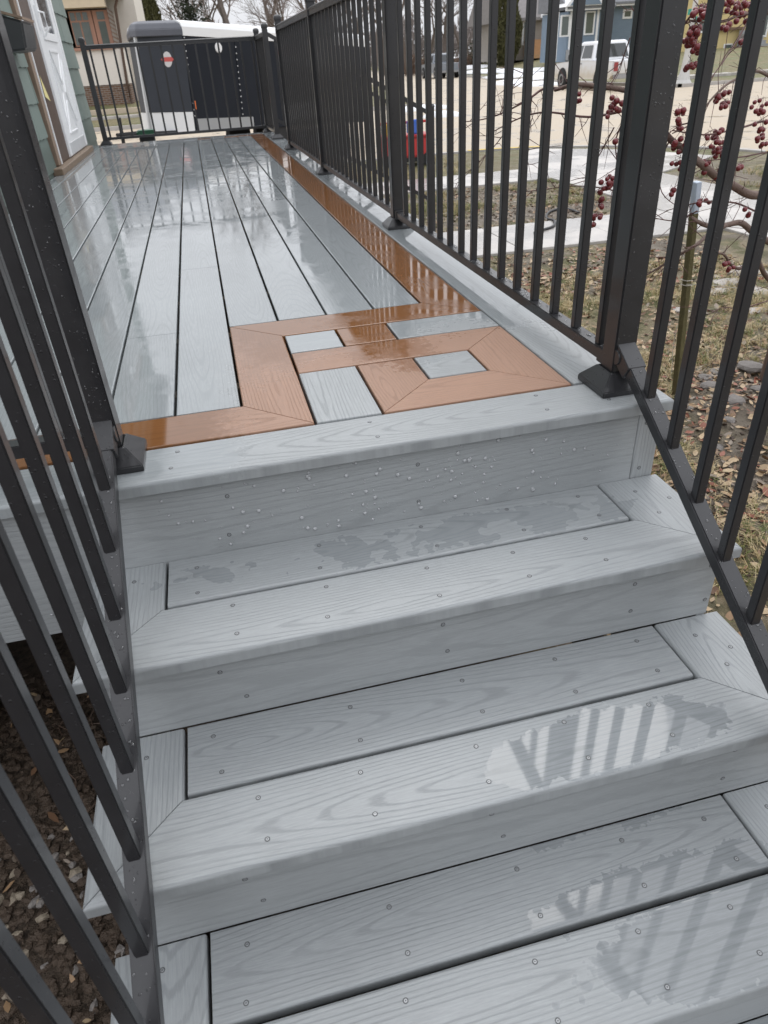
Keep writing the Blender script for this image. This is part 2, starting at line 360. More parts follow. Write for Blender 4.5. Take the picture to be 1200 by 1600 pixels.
# ------------------------------------------------------------------ front stairs
ZT = [-.187, -.362, -.534, -.706]; YB = [-.130, -.4047, -.6813, -.957]; YI = [-.2765, -.5523, -.828, -1.104]; YF = [-.4225, -.6960, -.9715, -1.2475]
XA, XI, XJ, XB = -1.063, -.9204, .0147, .159
stairs = empty('staircase', (-.45, -.7, GZ), 'grey composite front stairs leading up to the deck, wet treads', 'stairs')
def tread(k, par, zt, yb, yi, yf, rr):
    pr = dict(mat=M_greys, parent=par, seg=6)
    g2 = .0018
    f_ = plank('tread_board', [(XA, yf), (XB, yf), (XJ, yi), (XI, yi)], zt, th=.025, r=.0075, cut=(1, 3), ang=0, gaps=[0, .0004, 0, .0004], **pr)
    l_ = plank('tread_board', [(XA, yf), (XI, yi), (XI, yb), (XA, yb)], zt-.0004, th=.025, r=.007, cut=(0, 2), ang=PI/2, gaps=[.0004, 0, .0005, 0], **pr)
    r_ = plank('tread_board', [(XJ, yi), (XB, yf), (XB, yb), (XJ, yb)], zt-.0004, th=.025, r=.007, cut=(0, 2), ang=PI/2, gaps=[.0004, 0, .0005, 0], **pr)
    gl = .0065 if k < 2 else .010
    b_ = plank('tread_board', [(XI+.0055, yi+gl), (XJ-.0055, yi+gl), (XJ-.0055, yb-.0005), (XI+.0055, yb-.0005)], zt-.0012, th=.025, r=.006, cut=(1, 2, 3), ang=0, gaps=[0]*4, **pr)
    J = lambda: rr.uniform(-.008, .008)
    for sx in (-.80, -.63, -.44, -.26, -.10):
        for sy in (yi-.03, yf+.037): screw(f_, (sx+J(), sy+J()*.5, zt+.0001))
    for sx in (-.865, -.62, -.40, -.21, -.045):
        for sy in (yb-.035, yi+.032): screw(b_, (sx+J(), sy+J()*.5, zt-.0011))
    for x, o in ((-.985, l_), (.08, r_)):
        for sy in (yb-.045, yi+.005): screw(o, (x+J(), sy+J(), zt-.0003)); 
    screw(l_, (-1.03+J(), yi+.03, zt-.0003)); screw(r_, (.125+J(), yi+.05, zt-.0003))
rr = random.Random(5)
for k in range(4):
    tread(k, stairs, ZT[k], YB[k], YI[k], YF[k], rr)
    if k: 
        rb = vboard('riser', -1.036, .132, ZT[k]+.0005, ZT[k-1]-.0258, YB[k], .02, M_riser, stairs)
        for sx in (-.83, -.43, -.02, .10):
            for sz in (ZT[k]+.045, ZT[k-1]-.055): screw(rb, (sx+rr.uniform(-.03, .03), YB[k]-.0001, sz+rr.uniform(-.008, .008)), FACEY)
rb = vboard('riser', -1.036, .132, GZ-.03, ZT[3]-.0258, YF[3]+.012, .02, M_riser, stairs)
for x0 in (-1.034, .110):
    for k in range(4):
        yb = YB[k] if k == 0 else YB[k]-.0205
        y1 = (YB[k+1] if k < 3 else YF[3]+.012)
        MB().box((x0, y1+.0008 if k < 3 else y1+.0008, GZ-.02), (x0+.018, yb+(.02 if k else -.001), ZT[k]-.0262)).obj('side_panel', M_greys, stairs)
for x0 in (-.80, -.45, -.10):
    prof = [(-.06, -.25)] + [q for k in range(4) for q in ((YB[k]+.022, ZT[k]-.07), ((YB[k+1] if k < 3 else YF[3]+.012)+.023, ZT[k]-.07))] + [(YF[3]+.035, GZ-.02), (-.95, GZ-.02)]
    MB().prism([(a, b) for a, b in prof], -.019, .019, M=Matrix(((0,0,1,x0),(1,0,0,0),(0,1,0,0),(0,0,0,1)))).obj('stringer', M_joist, stairs)
# ------------------------------------------------------------------ railings
PW = .05
def post_set(par, x, y, z0, h, cap=True, base=True):
    po = MB().box((x-PW/2, y-PW/2, z0), (x+PW/2, y+PW/2, z0+h)).obj('post', M_black, par, bevel=.003)
    if base:
        b = MB(); s = .0585
        q = lambda r, z: [(x-r,y-r,z0+z),(x+r,y-r,z0+z),(x+r,y+r,z0+z),(x-r,y+r,z0+z)]
        b.rings([q(s,.0003), q(s,.013), q(PW/2+.006,.042), q(PW/2+.0015,.042), q(PW/2+.0015,.03)]); b.obj('base_cover', M_black, po, bevel=.0018)
    if cap:
        c = MB(); q = lambda r, z: [(x+r*a,y+r*b,z0+h+z) for a,b in ((-1,-.8),(-.8,-1),(.8,-1),(1,-.8),(1,.8),(.8,1),(-.8,1),(-1,.8))]
        c.rings([q(.0285,-.016), q(.0295,-.012), q(.0295,.004), q(.026,.014), q(.016,.022), q(.004,.025)]); c.obj('post_cap', M_black, po, smooth=False)
    return po
BAL = .019
def bal_mesh(h): return MB().box((-BAL/2, -BAL/2, 0), (BAL/2, BAL/2, h)).mesh('baluster', M_black, bevel=.0018)
ME_b = bal_mesh(.80)
ZR0, ZR1, ZTOP = .043, .069, .905
def section(par, a, b, z0=0.0, bals=(), rail_ext=PW/2):
    """level rail between two post centres (axis aligned); bals = distances from a"""
    a = Vector(a); b = Vector(b); d = (b-a); L = d.length; d.normalize(); ang = math.atan2(d.y, d.x)
    M = T(a.x, a.y, z0) @ Matrix.Rotation(ang, 4, 'Z')
    e = rail_ext + .001
    rl = MB().box((e, -.0165, ZR0), (L-e, .0165, ZR1)).mesh('bottom_rail', M_black, bevel=.002); inst('bottom_rail', rl, M, par)
    t_ = MB(); t_.rings([[(x_, yy, zz) for yy, zz in ((-.019,.868),(.019,.868),(.019,.893),(.023,.895),(.023,.902),(.012,.909),(-.012,.909),(-.023,.902),(-.023,.895),(-.019,.893))] for x_ in (e, L-e)])
    inst('top_rail', t_.mesh('top_rail', M_black), M, par)
    for x_ in (e, L-e):     # rail brackets
        s = 1 if x_ == e else -1
        for z_ in (ZR0-.004, .864):
            bm_ = MB().box((min(x_, x_+s*.03), -.0195, z_), (max(x_, x_+s*.03), .0195, z_+.034)).mesh('rail_bracket', M_black, bevel=.002); inst('rail_bracket', bm_, M, par)
    for s in bals: inst('baluster', ME_b, M @ T(s, 0, ZR1-.001), par)
XR, YP = .079, -.036
PY = [YP, 1.85, 3.80, 5.60, 6.77, 7.73]
SECN = ['beside the brown key pattern', 'over the brown border, next beyond the stair corner section', 'ending at the side stairs']
for i in range(3):
    r_ = empty('deck_railing', (XR, PY[i], 0), 'black railing section ' + ['at the top of the front stairs beside the brown key pattern', 'in the middle, second from the front stairs', 'ending at the opening of the side stairs'][i], 'railing', 'railing sections along the street side of the deck')
    post_set(r_, XR, PY[i], 0, .95)
    if i == 2: post_set(r_, XR, PY[3], 0, .95)
    L = PY[i+1]-PY[i]
    if i == 0: bl = [.0785 + .1188*j for j in range(16) if .0785+.1188*j < L-.04]
    else:
        n = int(round(L/.1188)); bl = [L/n*(j+.5) for j in range(n)]
    section(r_, (XR, PY[i]), (XR, PY[i+1]), 0, bl)
r_ = empty('deck_railing', (XR, PY[4], 0), 'short black railing section between the side stairs and the far deck corner', 'railing', 'railing sections along the street side of the deck')
post_set(r_, XR, PY[4], 0, .95); section(r_, (XR, PY[4]), (XR, PY[5]), 0, [.96/8*(j+.5) for j in range(8)])
YFAR = 7.73
r_ = empty('deck_railing', (-.85, YFAR, 0), 'black railing across the far end of the deck in front of the trailer', 'railing')
post_set(r_, XR, YFAR, 0, .95); post_set(r_, -1.70, YFAR, 0, .95)
section(r_, (-1.70, YFAR), (XR, YFAR), 0, [1.779/15*(j+.5) for j in range(15)])
# left return of the railing beside the stairs
XL = -.9775
r_ = empty('deck_railing', (-1.4, YP, 0), 'short black railing from the left stair post towards the green house', 'railing')
post_set(r_, XL, YP, 0, .95)
section(r_, (-1.82, YP), (XL, YP), 0, [.8425-.11*j-.085 for j in range(7)], .0)
# stair railings
def stair_rail(par, x, ya, za, yb, sl, bys):
    """sloping rails in the plane x; top face of the bottom rail passes (ya, za) with slope sl (down towards -y)"""
    th = math.atan(sl); Lr = (YP-PW/2-.045 - yb)/math.cos(th)
    f = lambda y: za + sl*(y-ya)
    y0 = YP-PW/2-.045
    # local: x along the slope downwards (-y), y = world x, z = normal
    def fr(y, z): return Matrix(((0,-1,0,x),(-math.cos(th),0,-math.sin(th),y),(-math.sin(th),0,math.cos(th),z),(0,0,0,1)))
    M = fr(y0, f(y0)); inst('bottom_rail', MB().box((0, -.0165, -.027), (Lr, .0165, 0)).mesh('bottom_rail', M_black, bevel=.002), M, par)
    inst('top_rail', MB().box((0, -.02, 0), (Lr, .02, .036)).mesh('top_rail', M_black, bevel=.004), fr(y0, f(y0)+.80), par)
    for dz in (0, .83):
        b = MB().box((-.052, -.0205, -.031), (.012, .0205, .0035)); b.lathe([(.016,-.0235),(.016,.0235)], 14, 0, Matrix.Translation((-.034,0,-.018)) @ Matrix.Rotation(PI/2, 4, 'X'))
        b.box((-.052, -.014, -.045), (-.036, .014, -.029))
        inst('rail_bracket', b.mesh('rail_bracket', M_black, bevel=.0015, seg=1), fr(y0+.004, f(y0)+dz), par)
    for by in bys:
        inst('baluster', ME_bs, T(x, by, f(by)-.008), par)
ME_bs = bal_mesh(.82)
r_ = empty('stair_railing', (XR, -.6, ZT[1]), 'black sloping stair railing on the street side with the berry tree behind it', 'stair railing')
stair_rail(r_, XR, -.1762, .0278, -1.14, .6405, [-.1762+.009-.0999*j for j in range(10)])
post_set(r_, XR, -1.165, ZT[3], .98)
r_ = empty('stair_railing', (XL, -.6, ZT[1]), 'black sloping stair railing on the house side above the muddy ground', 'stair railing')
stair_rail(r_, XL, -.1792, .0190, -1.14, .655, [-.1792+.009-.0995*j for j in range(10)])
post_set(r_, XL, -1.165, ZT[3], .98)
# ------------------------------------------------------------------ side stairs towards the walkway
side = empty('side_staircase', (.7, 6.18, GZ), 'side stairs of the deck with two black handrails going down to the walkway', 'stairs')
for k in range(4):
    z = -.176*(k+1); x0 = .145+.275*k
    plank('tread_board', [(x0, 5.62), (x0+.285, 5.62), (x0+.285, 6.75), (x0, 6.75)], z, r=.006, ang=PI/2, mat=M_greys, parent=side)
    MB().box((x0+.002, 5.64, z+.001), (x0+.018, 6.73, z+.15)).obj('riser', M_greys, side)
MB().box((1.22, 5.64, GZ-.02), (1.238, 6.73, -.73)).obj('riser', M_greys, side)
for y in (5.66, 6.69):
    MB().prism([(.145,-.3),(.145,-.03+-.18),(1.2,-.74),(1.2,GZ-.02),(.9,GZ-.02)], -.018, .018, M=Matrix(((1,0,0,0),(0,0,1,y),(0,1,0,0),(0,0,0,1)))).obj('stringer', M_joist, side)
ME_b7 = bal_mesh(.70)
for y in (PY[3], PY[4]):
    MB().box((1.345, y-PW/2, GZ-.02), (1.345+PW, y+PW/2, .245)).obj('post', M_black, side, bevel=.003)
    MB().lathe([(.036,.24),(.036,.25),(.026,.266),(.006,.272)], 8, 0, T(1.37, y, 0)).obj('post_cap', M_black, side)
    a = Vector((XR+PW/2, y, .885)); b = Vector((1.345, y, .20))
    for dz, nm in ((0, 'handrail'), (-.72, 'bottom_rail')):
        MB().add([(a.x,y-.018,a.z+dz-.02),(a.x,y+.018,a.z+dz-.02),(a.x,y+.018,a.z+dz+.016),(a.x,y-.018,a.z+dz+.016),(b.x,y-.018,b.z+dz-.02),(b.x,y+.018,b.z+dz-.02),(b.x,y+.018,b.z+dz+.016),(b.x,y-.018,b.z+dz+.016)],
                 [(0,1,2,3),(7,6,5,4),(0,4,5,1),(1,5,6,2),(2,6,7,3),(3,7,4,0)]).obj(nm, M_black, side)
    for j in range(10):
        t_ = (j+.5)/10; inst('baluster', ME_b7, T(a.x+(b.x-a.x)*t_, y, a.z+(b.z-a.z)*t_-.71), side)
# ------------------------------------------------------------------ ground, road, pavements
def vnoise(x, y, sc, seed=0):
    xs, ys = x*sc, y*sc; xi = np.floor(xs).astype(int); yi = np.floor(ys).astype(int); fx = xs-xi; fy = ys-yi
    fx = fx*fx*(3-2*fx); fy = fy*fy*(3-2*fy)
    def h(a, b):
        n = (a*374761393 + b*668265263 + seed*974711) & 0x7fffffff
        n = ((n ^ (n >> 13))*1274126177) & 0x7fffffff
        return ((n ^ (n >> 16)) & 0xffff)/65535.0
    return (h(xi,yi)*(1-fx)+h(xi+1,yi)*fx)*(1-fy)+(h(xi,yi+1)*(1-fx)+h(xi+1,yi+1)*fx)*fy
def fbm(x, y, sc, n=4, seed=0):
    s = 0; a = .5
    for k in range(n): s = s + a*vnoise(x, y, sc*2**k, seed+k); a *= .5
    return s
def arc(cx, cy, r, a0, a1, n=10): return [(cx+r*math.cos(a0+(a1-a0)*i/n), cy+r*math.sin(a0+(a1-a0)*i/n)) for i in range(n+1)]
KX, KY, KR = 8.0, 12.4, 4.4          # near block: kerb lines x=KX, y=KY with a rounded corner
def inblock(x, y, m=0.0):
    cx, cy = KX-KR, KY-KR
    a = (x < KX-m) & (y < KY-m)
    c = (x > cx) & (y > cy) & ((x-cx)**2+(y-cy)**2 > (KR-m)**2)
    return a & ~c
def lawn_h(x, y):
    """height of the ground sheet (numpy arrays)"""
    z = np.full_like(x, -1.25)
    near = inblock(x, y, .1)
    bumps = (fbm(x, y, 3.0, 5, 3)-.5)*.06 + (fbm(x, y, 17.0, 3, 9)-.45)*.034
    fine = (x > -3.2) & (x < 4.2) & (y > -2) & (y < 4.62)
    edge = np.clip((4.55-y)/.3, 0, 1)
    z = np.where(near, GZ-.006 + np.where(fine, bumps*edge, 0) - np.where(y > 4.55, .006, 0), z)
    nw = (x < 8.0) & (y > 29.1); z = np.where(nw, -.90+np.clip((y-29.1)/5, 0, 1)*.55, z)
    xk = 19.4+np.maximum(0, y-36)*.11; ne = (x > xk) & (y > 29.1); dd = np.minimum(x-xk, y-29.1); z = np.where(ne, -.90+np.clip((dd-2)/9, 0, 1)*.95, z)
    se = (x > 19.4) & (y < 12.3); z = np.where(se, -.9, z)
    far = (np.abs(x) > 190) | (y > 190) | (y < -100); z = np.where(far, -.9, z)
    return z
def axis(dense, lo, hi):
    a = set()
    for s, e, st in dense: a.update(np.round(np.arange(s, e+1e-6, st), 4).tolist())
    a.update([lo, hi, lo/2, hi/2, -191, -189, 191, 189, -101, -99, -60, -30, -15, -8, -5]); return np.array(sorted(a))
xs = axis([(-3.2, 4.2, .034), (4.3, 8.6, .12), (8.6, 60, 3), (18.8, 20.6, .2), (20.6, 27, .5), (-60, -4, 4)], -900, 900)
ys = axis([(-2.0, 4.7, .034), (4.8, 8.0, .3), (8.0, 13, .12), (13, 190, 4), (28.9, 36, .2)], -900, 900)
X, Y = np.meshgrid(xs, ys); Z = lawn_h(X, Y)
nx, ny = len(xs), len(ys)
import bisect
XSL, YSL, ZL = xs.tolist(), ys.tolist(), Z.tolist()
def gz(x, y):
    """height of the ground sheet at a point"""
    i = min(max(bisect.bisect_right(XSL, x)-1, 0), nx-2); j = min(max(bisect.bisect_right(YSL, y)-1, 0), ny-2)
    fx = (x-XSL[i])/(XSL[i+1]-XSL[i]); fy = (y-YSL[j])/(YSL[j+1]-YSL[j])
    return (ZL[j][i]*(1-fx)+ZL[j][i+1]*fx)*(1-fy)+(ZL[j+1][i]*(1-fx)+ZL[j+1][i+1]*fx)*fy
def vn1(x, y, sc, seed=0):
    xs_, ys_ = x*sc, y*sc; xi, yi = math.floor(xs_), math.floor(ys_); fx, fy = xs_-xi, ys_-yi
    fx = fx*fx*(3-2*fx); fy = fy*fy*(3-2*fy)
    def h(a, b):
        n = (a*374761393 + b*668265263 + seed*974711) & 0x7fffffff
        n = ((n ^ (n >> 13))*1274126177) & 0x7fffffff
        return ((n ^ (n >> 16)) & 0xffff)/65535.0
    return (h(xi,yi)*(1-fx)+h(xi+1,yi)*fx)*(1-fy)+(h(xi,yi+1)*(1-fx)+h(xi+1,yi+1)*fx)*fy
idx = np.arange(nx*ny).reshape(ny, nx)
fc = np.stack([idx[:-1,:-1], idx[:-1,1:], idx[1:,1:], idx[1:,:-1]], -1).reshape(-1, 4)
def ground_mat():
    t = NT('wet_lawn_and_mud'); P = t.pos(); q = t.xyz(P)
    n1 = t.noise(P, .9, 4, .6); n2 = t.noise(P, 7.0, 5, .65); n3 = t.noise(P, 60.0, 4, .7); n4 = t.noise(P, 300.0, 3, .6)
    mud = t.mix(t.ss(n3, .3, .7), (.028, .019, .013), (.16, .118, .085)); mud = t.mix(t.ss(n2, .45, .65), mud, t.mix(n4, (.06, .042, .03), (.20, .155, .115)))
    straw = t.mix(n3, (.17, .13, .07), (.42, .335, .20))
    green = t.mix(n4, (.08, .09, .03), (.21, .21, .085))
    lawn = t.mix(t.ss(n2, .40, .62), straw, green)
    lit = t.mix(n4, (.12, .10, .072), (.32, .265, .205))
    lawn = t.mix(t.ss(n1, .42, .58), lit, lawn)
    side_ = t.ss(t.m('ADD', q[0], t.m('MULTIPLY', n2, .8)), .1, .95)
    strip = t.m('MULTIPLY', t.ss(q[1], -1.0, 3.5, .75, .35), t.ss(n2, .45, .6))
    c = t.mix(t.m('MULTIPLY', side_, t.m('SUBTRACT', 1.0, t.m('MULTIPLY', strip, .6))), mud, lawn)
    far = t.ss(q[1], 6, 12); c = t.mix(far, c, t.mix(t.ss(n1, .35, .65), (.20, .165, .085), (.155, .16, .07)))
    r = t.ss(n2, .3, .7, .45, .85)
    nm = t.bump(t.m('ADD', t.m('MULTIPLY', n3, .8), t.m('MULTIPLY', n4, .45)), 1.0, .03)
    return t.bsdf(c, r, nm, .35)
me = bpy.data.meshes.new('ground'); me.from_pydata(np.stack([X, Y, Z], -1).reshape(-1, 3).tolist(), [], fc.tolist())
me.materials.append(ground_mat()); me.polygons.foreach_set('use_smooth', [True]*len(me.polygons)); me.update()
tag(inst('ground', me, T(0, 0, 0)), 'muddy lawn with dry grass and dead leaves around the deck', None, None, 'structure')
def paving_mat(name, a, b, wet=.5):
    t = NT(name); P = t.pos(); n1 = t.noise(P, 1.2, 5, .6); n2 = t.noise(P, 14, 5, .7); n3 = t.noise(P, 160, 3)
    w = t.ss(n1, .62-wet*.4, .78-wet*.4)
    c = t.mix(n2, a, b); c = t.mix(t.m('MULTIPLY', t.ss(n3, .5, .8), .3), c, tuple(x*.5 for x in a)); c = t.mix(t.m('MULTIPLY', w, .5), c, tuple(x*.62 for x in a))
    r = t.m('SUBTRACT', .62, t.m('MULTIPLY', w, .45))
    return t.bsdf(c, r, t.bump(t.m('ADD', n3, n2), .25, .004), .5)
M_conc = paving_mat('wet_concrete', (.42, .395, .37), (.60, .57, .54), .6)
M_road = paving_mat('sanded_wet_asphalt', (.36, .295, .215), (.50, .42, .315), .3)
M_kerb = simple('kerb_concrete', (.42, .40, .38), .7, .4, .2, 3, .2)
M_yel = simple('yellow_kerb_paint', (.62, .43, .06), .6, .4, .25, 6)
tag(MB().box((-400, -400, RZ-.05), (400, 400, RZ)).obj('road', M_road), 'wet sandy beige street crossing', None, None, 'structure')
ZP = GZ + .012
def slabs(name, poly, n=1): 
    return tag(MB().prism(poly, GZ-.09, ZP).obj(name, M_conc, bevel=.004, seg=1), None, None, None, 'structure')
def strip(name, x0, x1, y0, y1, st, alongx, label):
    """pavement of separate concrete flags"""
    e = empty(name, ((x0+x1)/2, (y0+y1)/2, GZ), None, None); e['kind'] = 'structure'
    a, b = (x0, x1) if alongx else (y0, y1)
    n = max(1, int(round((b-a)/st)))
    for i in range(n):
        s, t_ = a+(b-a)*i/n+.004, a+(b-a)*(i+1)/n-.004
        dz = random.uniform(-.002, .002)
        q = (s, y0, GZ-.09), (t_, y1, ZP+dz)
        if not alongx: q = (x0, s, GZ-.09), (x1, t_, ZP+dz)
        MB().box(*q).obj('paving_slab', M_conc, e, bevel=.004, seg=1)
strip('walkway', .95, 3.93, 4.70, 5.75, 1.0, True, '')
strip('sidewalk', -14, 3.93, 8.40, 9.45, 1.5, True, '')
strip('sidewalk', 3.95, 5.35, -9, 8.38, 1.4, False, '')
slabs('sidewalk_corner', [(3.94, 8.40), (5.36, 8.40), (5.36, 8.0), (6.9, 9.0), (6.55, 10.0), (6.0, 10.95), (5.1, 11.8), (3.94, 9.46)])
# kerb
kp = [(-60, KY)] + arc(KX-KR, KY-KR, KR, PI/2, 0, 14) + [(KX, -60)]
kmb = MB(); inn = [(-60, KY-.17)] + arc(KX-KR, KY-KR, KR-.17, PI/2, 0, 14) + [(KX-.17, -60)]
for i in range(len(kp)-1):
    kmb.add([(*kp[i],RZ-.05),(*kp[i+1],RZ-.05),(*inn[i+1],RZ-.05),(*inn[i],RZ-.05),(*kp[i],GZ+.01),(*kp[i+1],GZ+.01),(*inn[i+1],GZ+.015),(*inn[i],GZ+.015)],
            [(0,3,2,1),(4,5,6,7),(0,1,5,4),(2,3,7,6)]+([(3,0,4,7)] if i == 0 else [])+([(1,2,6,5)] if i == len(kp)-2 else []))
tag(kmb.obj('kerb', M_kerb), None, None, None, 'structure')
for i0, i1 in ((2, 5), (13, 15)):
    ymb = MB()
    for i in range(i0, i1):
        s = lambda q, d, z: (KX-KR+(q[0]-KX+KR)*d, q[1] if q[0] < KX-KR else KY-KR+(q[1]-KY+KR)*d, z) if q[1] > KY-KR else (q[0]+(.003 if d > 1 else -.003), q[1], z)
        k1 = kp[i+1] if i+1 < len(kp)-1 else (KX, 6.5)
        n1_ = inn[i+1] if i+1 < len(kp)-1 else (KX-.17, 6.5)
        ymb.add([s(kp[i],1.0008,RZ+.004), s(k1,1.0008,RZ+.004), s(k1,1.0008,GZ+.014), s(kp[i],1.0008,GZ+.014), (*inn[i],GZ+.019), (*n1_,GZ+.019)], [(0,1,2,3),(3,2,5,4)])
    tag(ymb.obj('kerb_paint', M_yel), None, None, None, 'structure')
for pts in ([(19.3, 29.0), (60, 29.0)], [(19.3, 29.0), (19.3, 36)], [(8, 29), (-60, 29)], [(8, 29), (8, 180)]):
    (a, b), (c, d) = pts; w = .1
    tag(MB().box((min(a,c)-w, min(b,d)-w, RZ-.04), (max(a,c)+w, max(b,d)+w, -.895)).obj('kerb', M_kerb), None, None, None, 'structure')
tag(MB().prism([(19.2, 36.0), (19.4, 36.0), (19.4+144*.11, 180), (19.2+144*.11, 180)], RZ-.04, -.894).obj('kerb', M_kerb), None, None, None, 'structure')
# far pavements on the opposite corner
for nm, q in (('far_sidewalk', ((20, 31.6), (60, 33.0))), ('far_sidewalk', ((-60, 30.6), (6, 31.6)))):
    (a, b), (c, d) = q; zc = gz((a+c)/2, (b+d)/2)
    tag(MB().box((a, b, zc-.25), (c, d, zc+.03)).obj(nm, M_conc), None, None, None, 'structure')
# ------------------------------------------------------------------ the green house
def shingle_mat():
    t = NT('green_asbestos_shingle'); o = t.obj(); q = t.xyz(o); rn = t.rnd(); P = t.xyz(t.pos())
    st = t.noise(t.comb(t.m('MULTIPLY', q[1], 190.0), t.m('MULTIPLY', q[2], 3.0), rn), 1.0, 3.0)
    n = t.noise(t.pos(), 3.0, 4)
    c = t.mix(n, (.150, .200, .178), (.205, .255, .228)); c = t.mix(t.m('MULTIPLY', st, .35), c, (.09, .125, .11))
    c = t.mix(t.m('MULTIPLY', rn, .22), c, (.26, .30, .28))
    damp = t.ss(t.m('ADD', P[2], t.m('MULTIPLY', n, .12)), .20, .34, .55, 0.0)
    c = t.mix(damp, c, (.055, .078, .066))
    return t.bsdf(c, t.m('SUBTRACT', .62, t.m('MULTIPLY', damp, .35)), t.bump(st, .35, .003), .4)
M_sh = shingle_mat()
M_dark = simple('dark_backing', (.03, .032, .03), .9)
M_white = simple('white_painted_door', (.83, .84, .85), .38, .5, .04, 5)
M_brownt = simple('brown_painted_trim', (.085, .052, .036), .5, .4, .3, 12, .1)
M_tan = simple('weathered_tan_trim', (.26, .19, .14), .7, .3, .3, 15, .2)
M_sill = simple('weathered_wood_sill', (.20, .145, .10), .6, .35, .45, 22, .5)
M_glass = simple('dark_window_glass', (.035, .04, .042), .04, .8, .3, 1.5)
house = empty('green_house', (WALLX-1.5, 4, GZ), 'house with green overlapping shingle siding along the inner side of the deck', 'house')
YH0, YH1 = -.25, 8.22
MB().box((WALLX-4, YH0, GZ), (WALLX-.012, YH1, 3.0)).obj('wall', M_dark, house)
MB().prism([(-.2, 3.0), (.12, 3.0), (.12, 3.12), (-2.3, 5.0), (-5.0, 3.12), (-5.0, 3.0)], YH0-.4, YH1+.4, M=Matrix(((1,0,0,WALLX),(0,0,1,0),(0,1,0,0),(0,0,0,1)))).obj('roof', simple('roof_shingles', (.10, .095, .09), .9), house)
shm = []
for v in range(4):
    r2 = random.Random(v); mb = MB(); n = 10; W = .605
    top = [(.0, W*i/n, .25) for i in range(n+1)]; bot = [(.014, W*i/n, r2.uniform(-.005, .005)) for i in range(n+1)]
    tb = [(-.006, W*i/n, .25) for i in range(n+1)]; bb = [(.006, W*i/n, bot[i][2]) for i in range(n+1)]
    mb.rings([top, bot, bb, tb], cap=False) if False else None
    vs_ = top+bot+bb+tb; m = n+1; fs_ = []
    for a in range(3):
        for i in range(n): fs_.append((a*m+i, a*m+i+1, (a+1)*m+i+1, (a+1)*m+i))
    fs_ += [(0, m, 2*m, 3*m), (n, 3*m+n, 2*m+n, m+n)]
    mb.add(vs_, fs_); shm.append(mb.mesh('shingle', M_sh))
DY0, DY1 = 5.22, 7.14
row = 0; z = -.198
rs = random.Random(3)
while z < 2.9:
    y = YH0 - (.0 if row % 2 else .30)
    while y < YH1-.02:
        y1 = y+.603
        segs = [(max(y, YH0), min(y1, YH1))]
        if z < 2.05:
            a, b = segs[0]; segs = [s for s in ((a, min(b, DY0)), (max(a, DY1), b)) if s[1]-s[0] > .03]
        for a, b in segs:
            o = inst('shingle', shm[rs.randrange(4)], T(WALLX-.004+rs.uniform(-.001, .001), a+.0015, z+rs.uniform(-.003, .003)) @ Matrix.Diagonal((1, (b-a-.003)/.605, 1, 1)), house)
        y = y1
    row += 1; z += .228
# door with casing, storm glass and crossbuck panel
X0 = WALLX
def hb(name, a, b, mat, par, bev=.003): return MB().box(a, b).obj(name, mat, par, bevel=bev, seg=1)
hb('door_trim', (X0-.01, 5.25, .052), (X0+.028, 5.36, 2.1), M_tan, house)
hb('door_trim', (X0-.01, 5.363, .05), (X0+.036, 5.385, 2.1), M_white, house)
hb('door_casing', (X0-.012, 5.388, .05), (X0+.02, 5.90, 2.1), M_brownt, house)
hb('door_head', (X0-.01, 5.25, 2.101), (X0+.03, 7.12, 2.22), M_tan, house)
door = MB().box((X0-.012, 5.905, .052), (X0+.026, 7.12, 2.098)).obj('door', M_white, house, bevel=.004)
x1 = X0+.0265
hb('door_glass', (x1-.006, 6.24, .97), (x1+.004, 6.82, 1.98), M_glass, door, .001)
for a, b in (((6.18, .91), (6.24, 2.04)), ((6.82, .91), (6.88, 2.04)), ((6.2405, .91), (6.8195, .97)), ((6.2405, 1.98), (6.8195, 2.04))):
    hb('glass_frame', (x1-.003, a[0], a[1]), (x1+.012, b[0], b[1]), M_white, door)
hb('edge_strip', (x1-.003, 5.91, .06), (x1+.010, 6.0, 2.09), M_white, door)
hb('edge_strip', (x1-.003, 7.03, .06), (x1+.010, 7.115, 2.09), M_white, door)
hb('kick_plate', (x1-.003, 6.003, .058), (x1+.006, 7.027, .155), simple('grey_kick_plate', (.55, .56, .57), .4), door)
ya, yb_, za_, zb_ = 6.20, 6.82, .215, .84
def tri(pts):
    mb = MB(); c = (sum(a for a, _ in pts)/3, sum(b for _, b in pts)/3)
    k = lambda f, xx: [(xx, c[0]+(a-c[0])*f, c[1]+(b-c[1])*f) for a, b in pts]
    mb.rings([k(1, x1-.002), k(1, x1+.010), k(.86, x1+.010), k(.80, x1+.003)]); mb.obj('crossbuck_panel', M_white, door)
cy, cz = (ya+yb_)/2, (za_+zb_)/2
tri([(ya+.05, za_), (yb_-.05, za_), (cy, cz-.06)]); tri([(ya+.05, zb_), (cy, cz+.06), (yb_-.05, zb_)])
tri([(ya, za_+.06), (cy-.07, cz), (ya, zb_-.06)]); tri([(yb_, za_+.06), (yb_, zb_-.06), (cy+.07, cz)])
h = MB().cbox((x1+.012, 6.10, 1.06), (.022, .05, .16)); h.tube([(x1+.02, 6.10, 1.10), (x1+.06, 6.105, 1.09), (x1+.062, 6.12, .98), (x1+.02, 6.12, .93)], .009, 8)
h.obj('handle', M_white, door)
hb('door_sill', (X0-.02, 5.06, -.004), (X0+.075, 7.16, .047), M_sill, house, .006)
pn = MB(); pn.add([(X0+.0385, 5.405, .52), (X0+.043, 5.56, .485), (X0+.0385, 5.41, .66), (X0+.0375, 5.405, .52), (X0+.042, 5.56, .485), (X0+.0375, 5.41, .66)], [(0,1,2),(5,4,3),(0,3,4,1),(1,4,5,2),(2,5,3,0)])
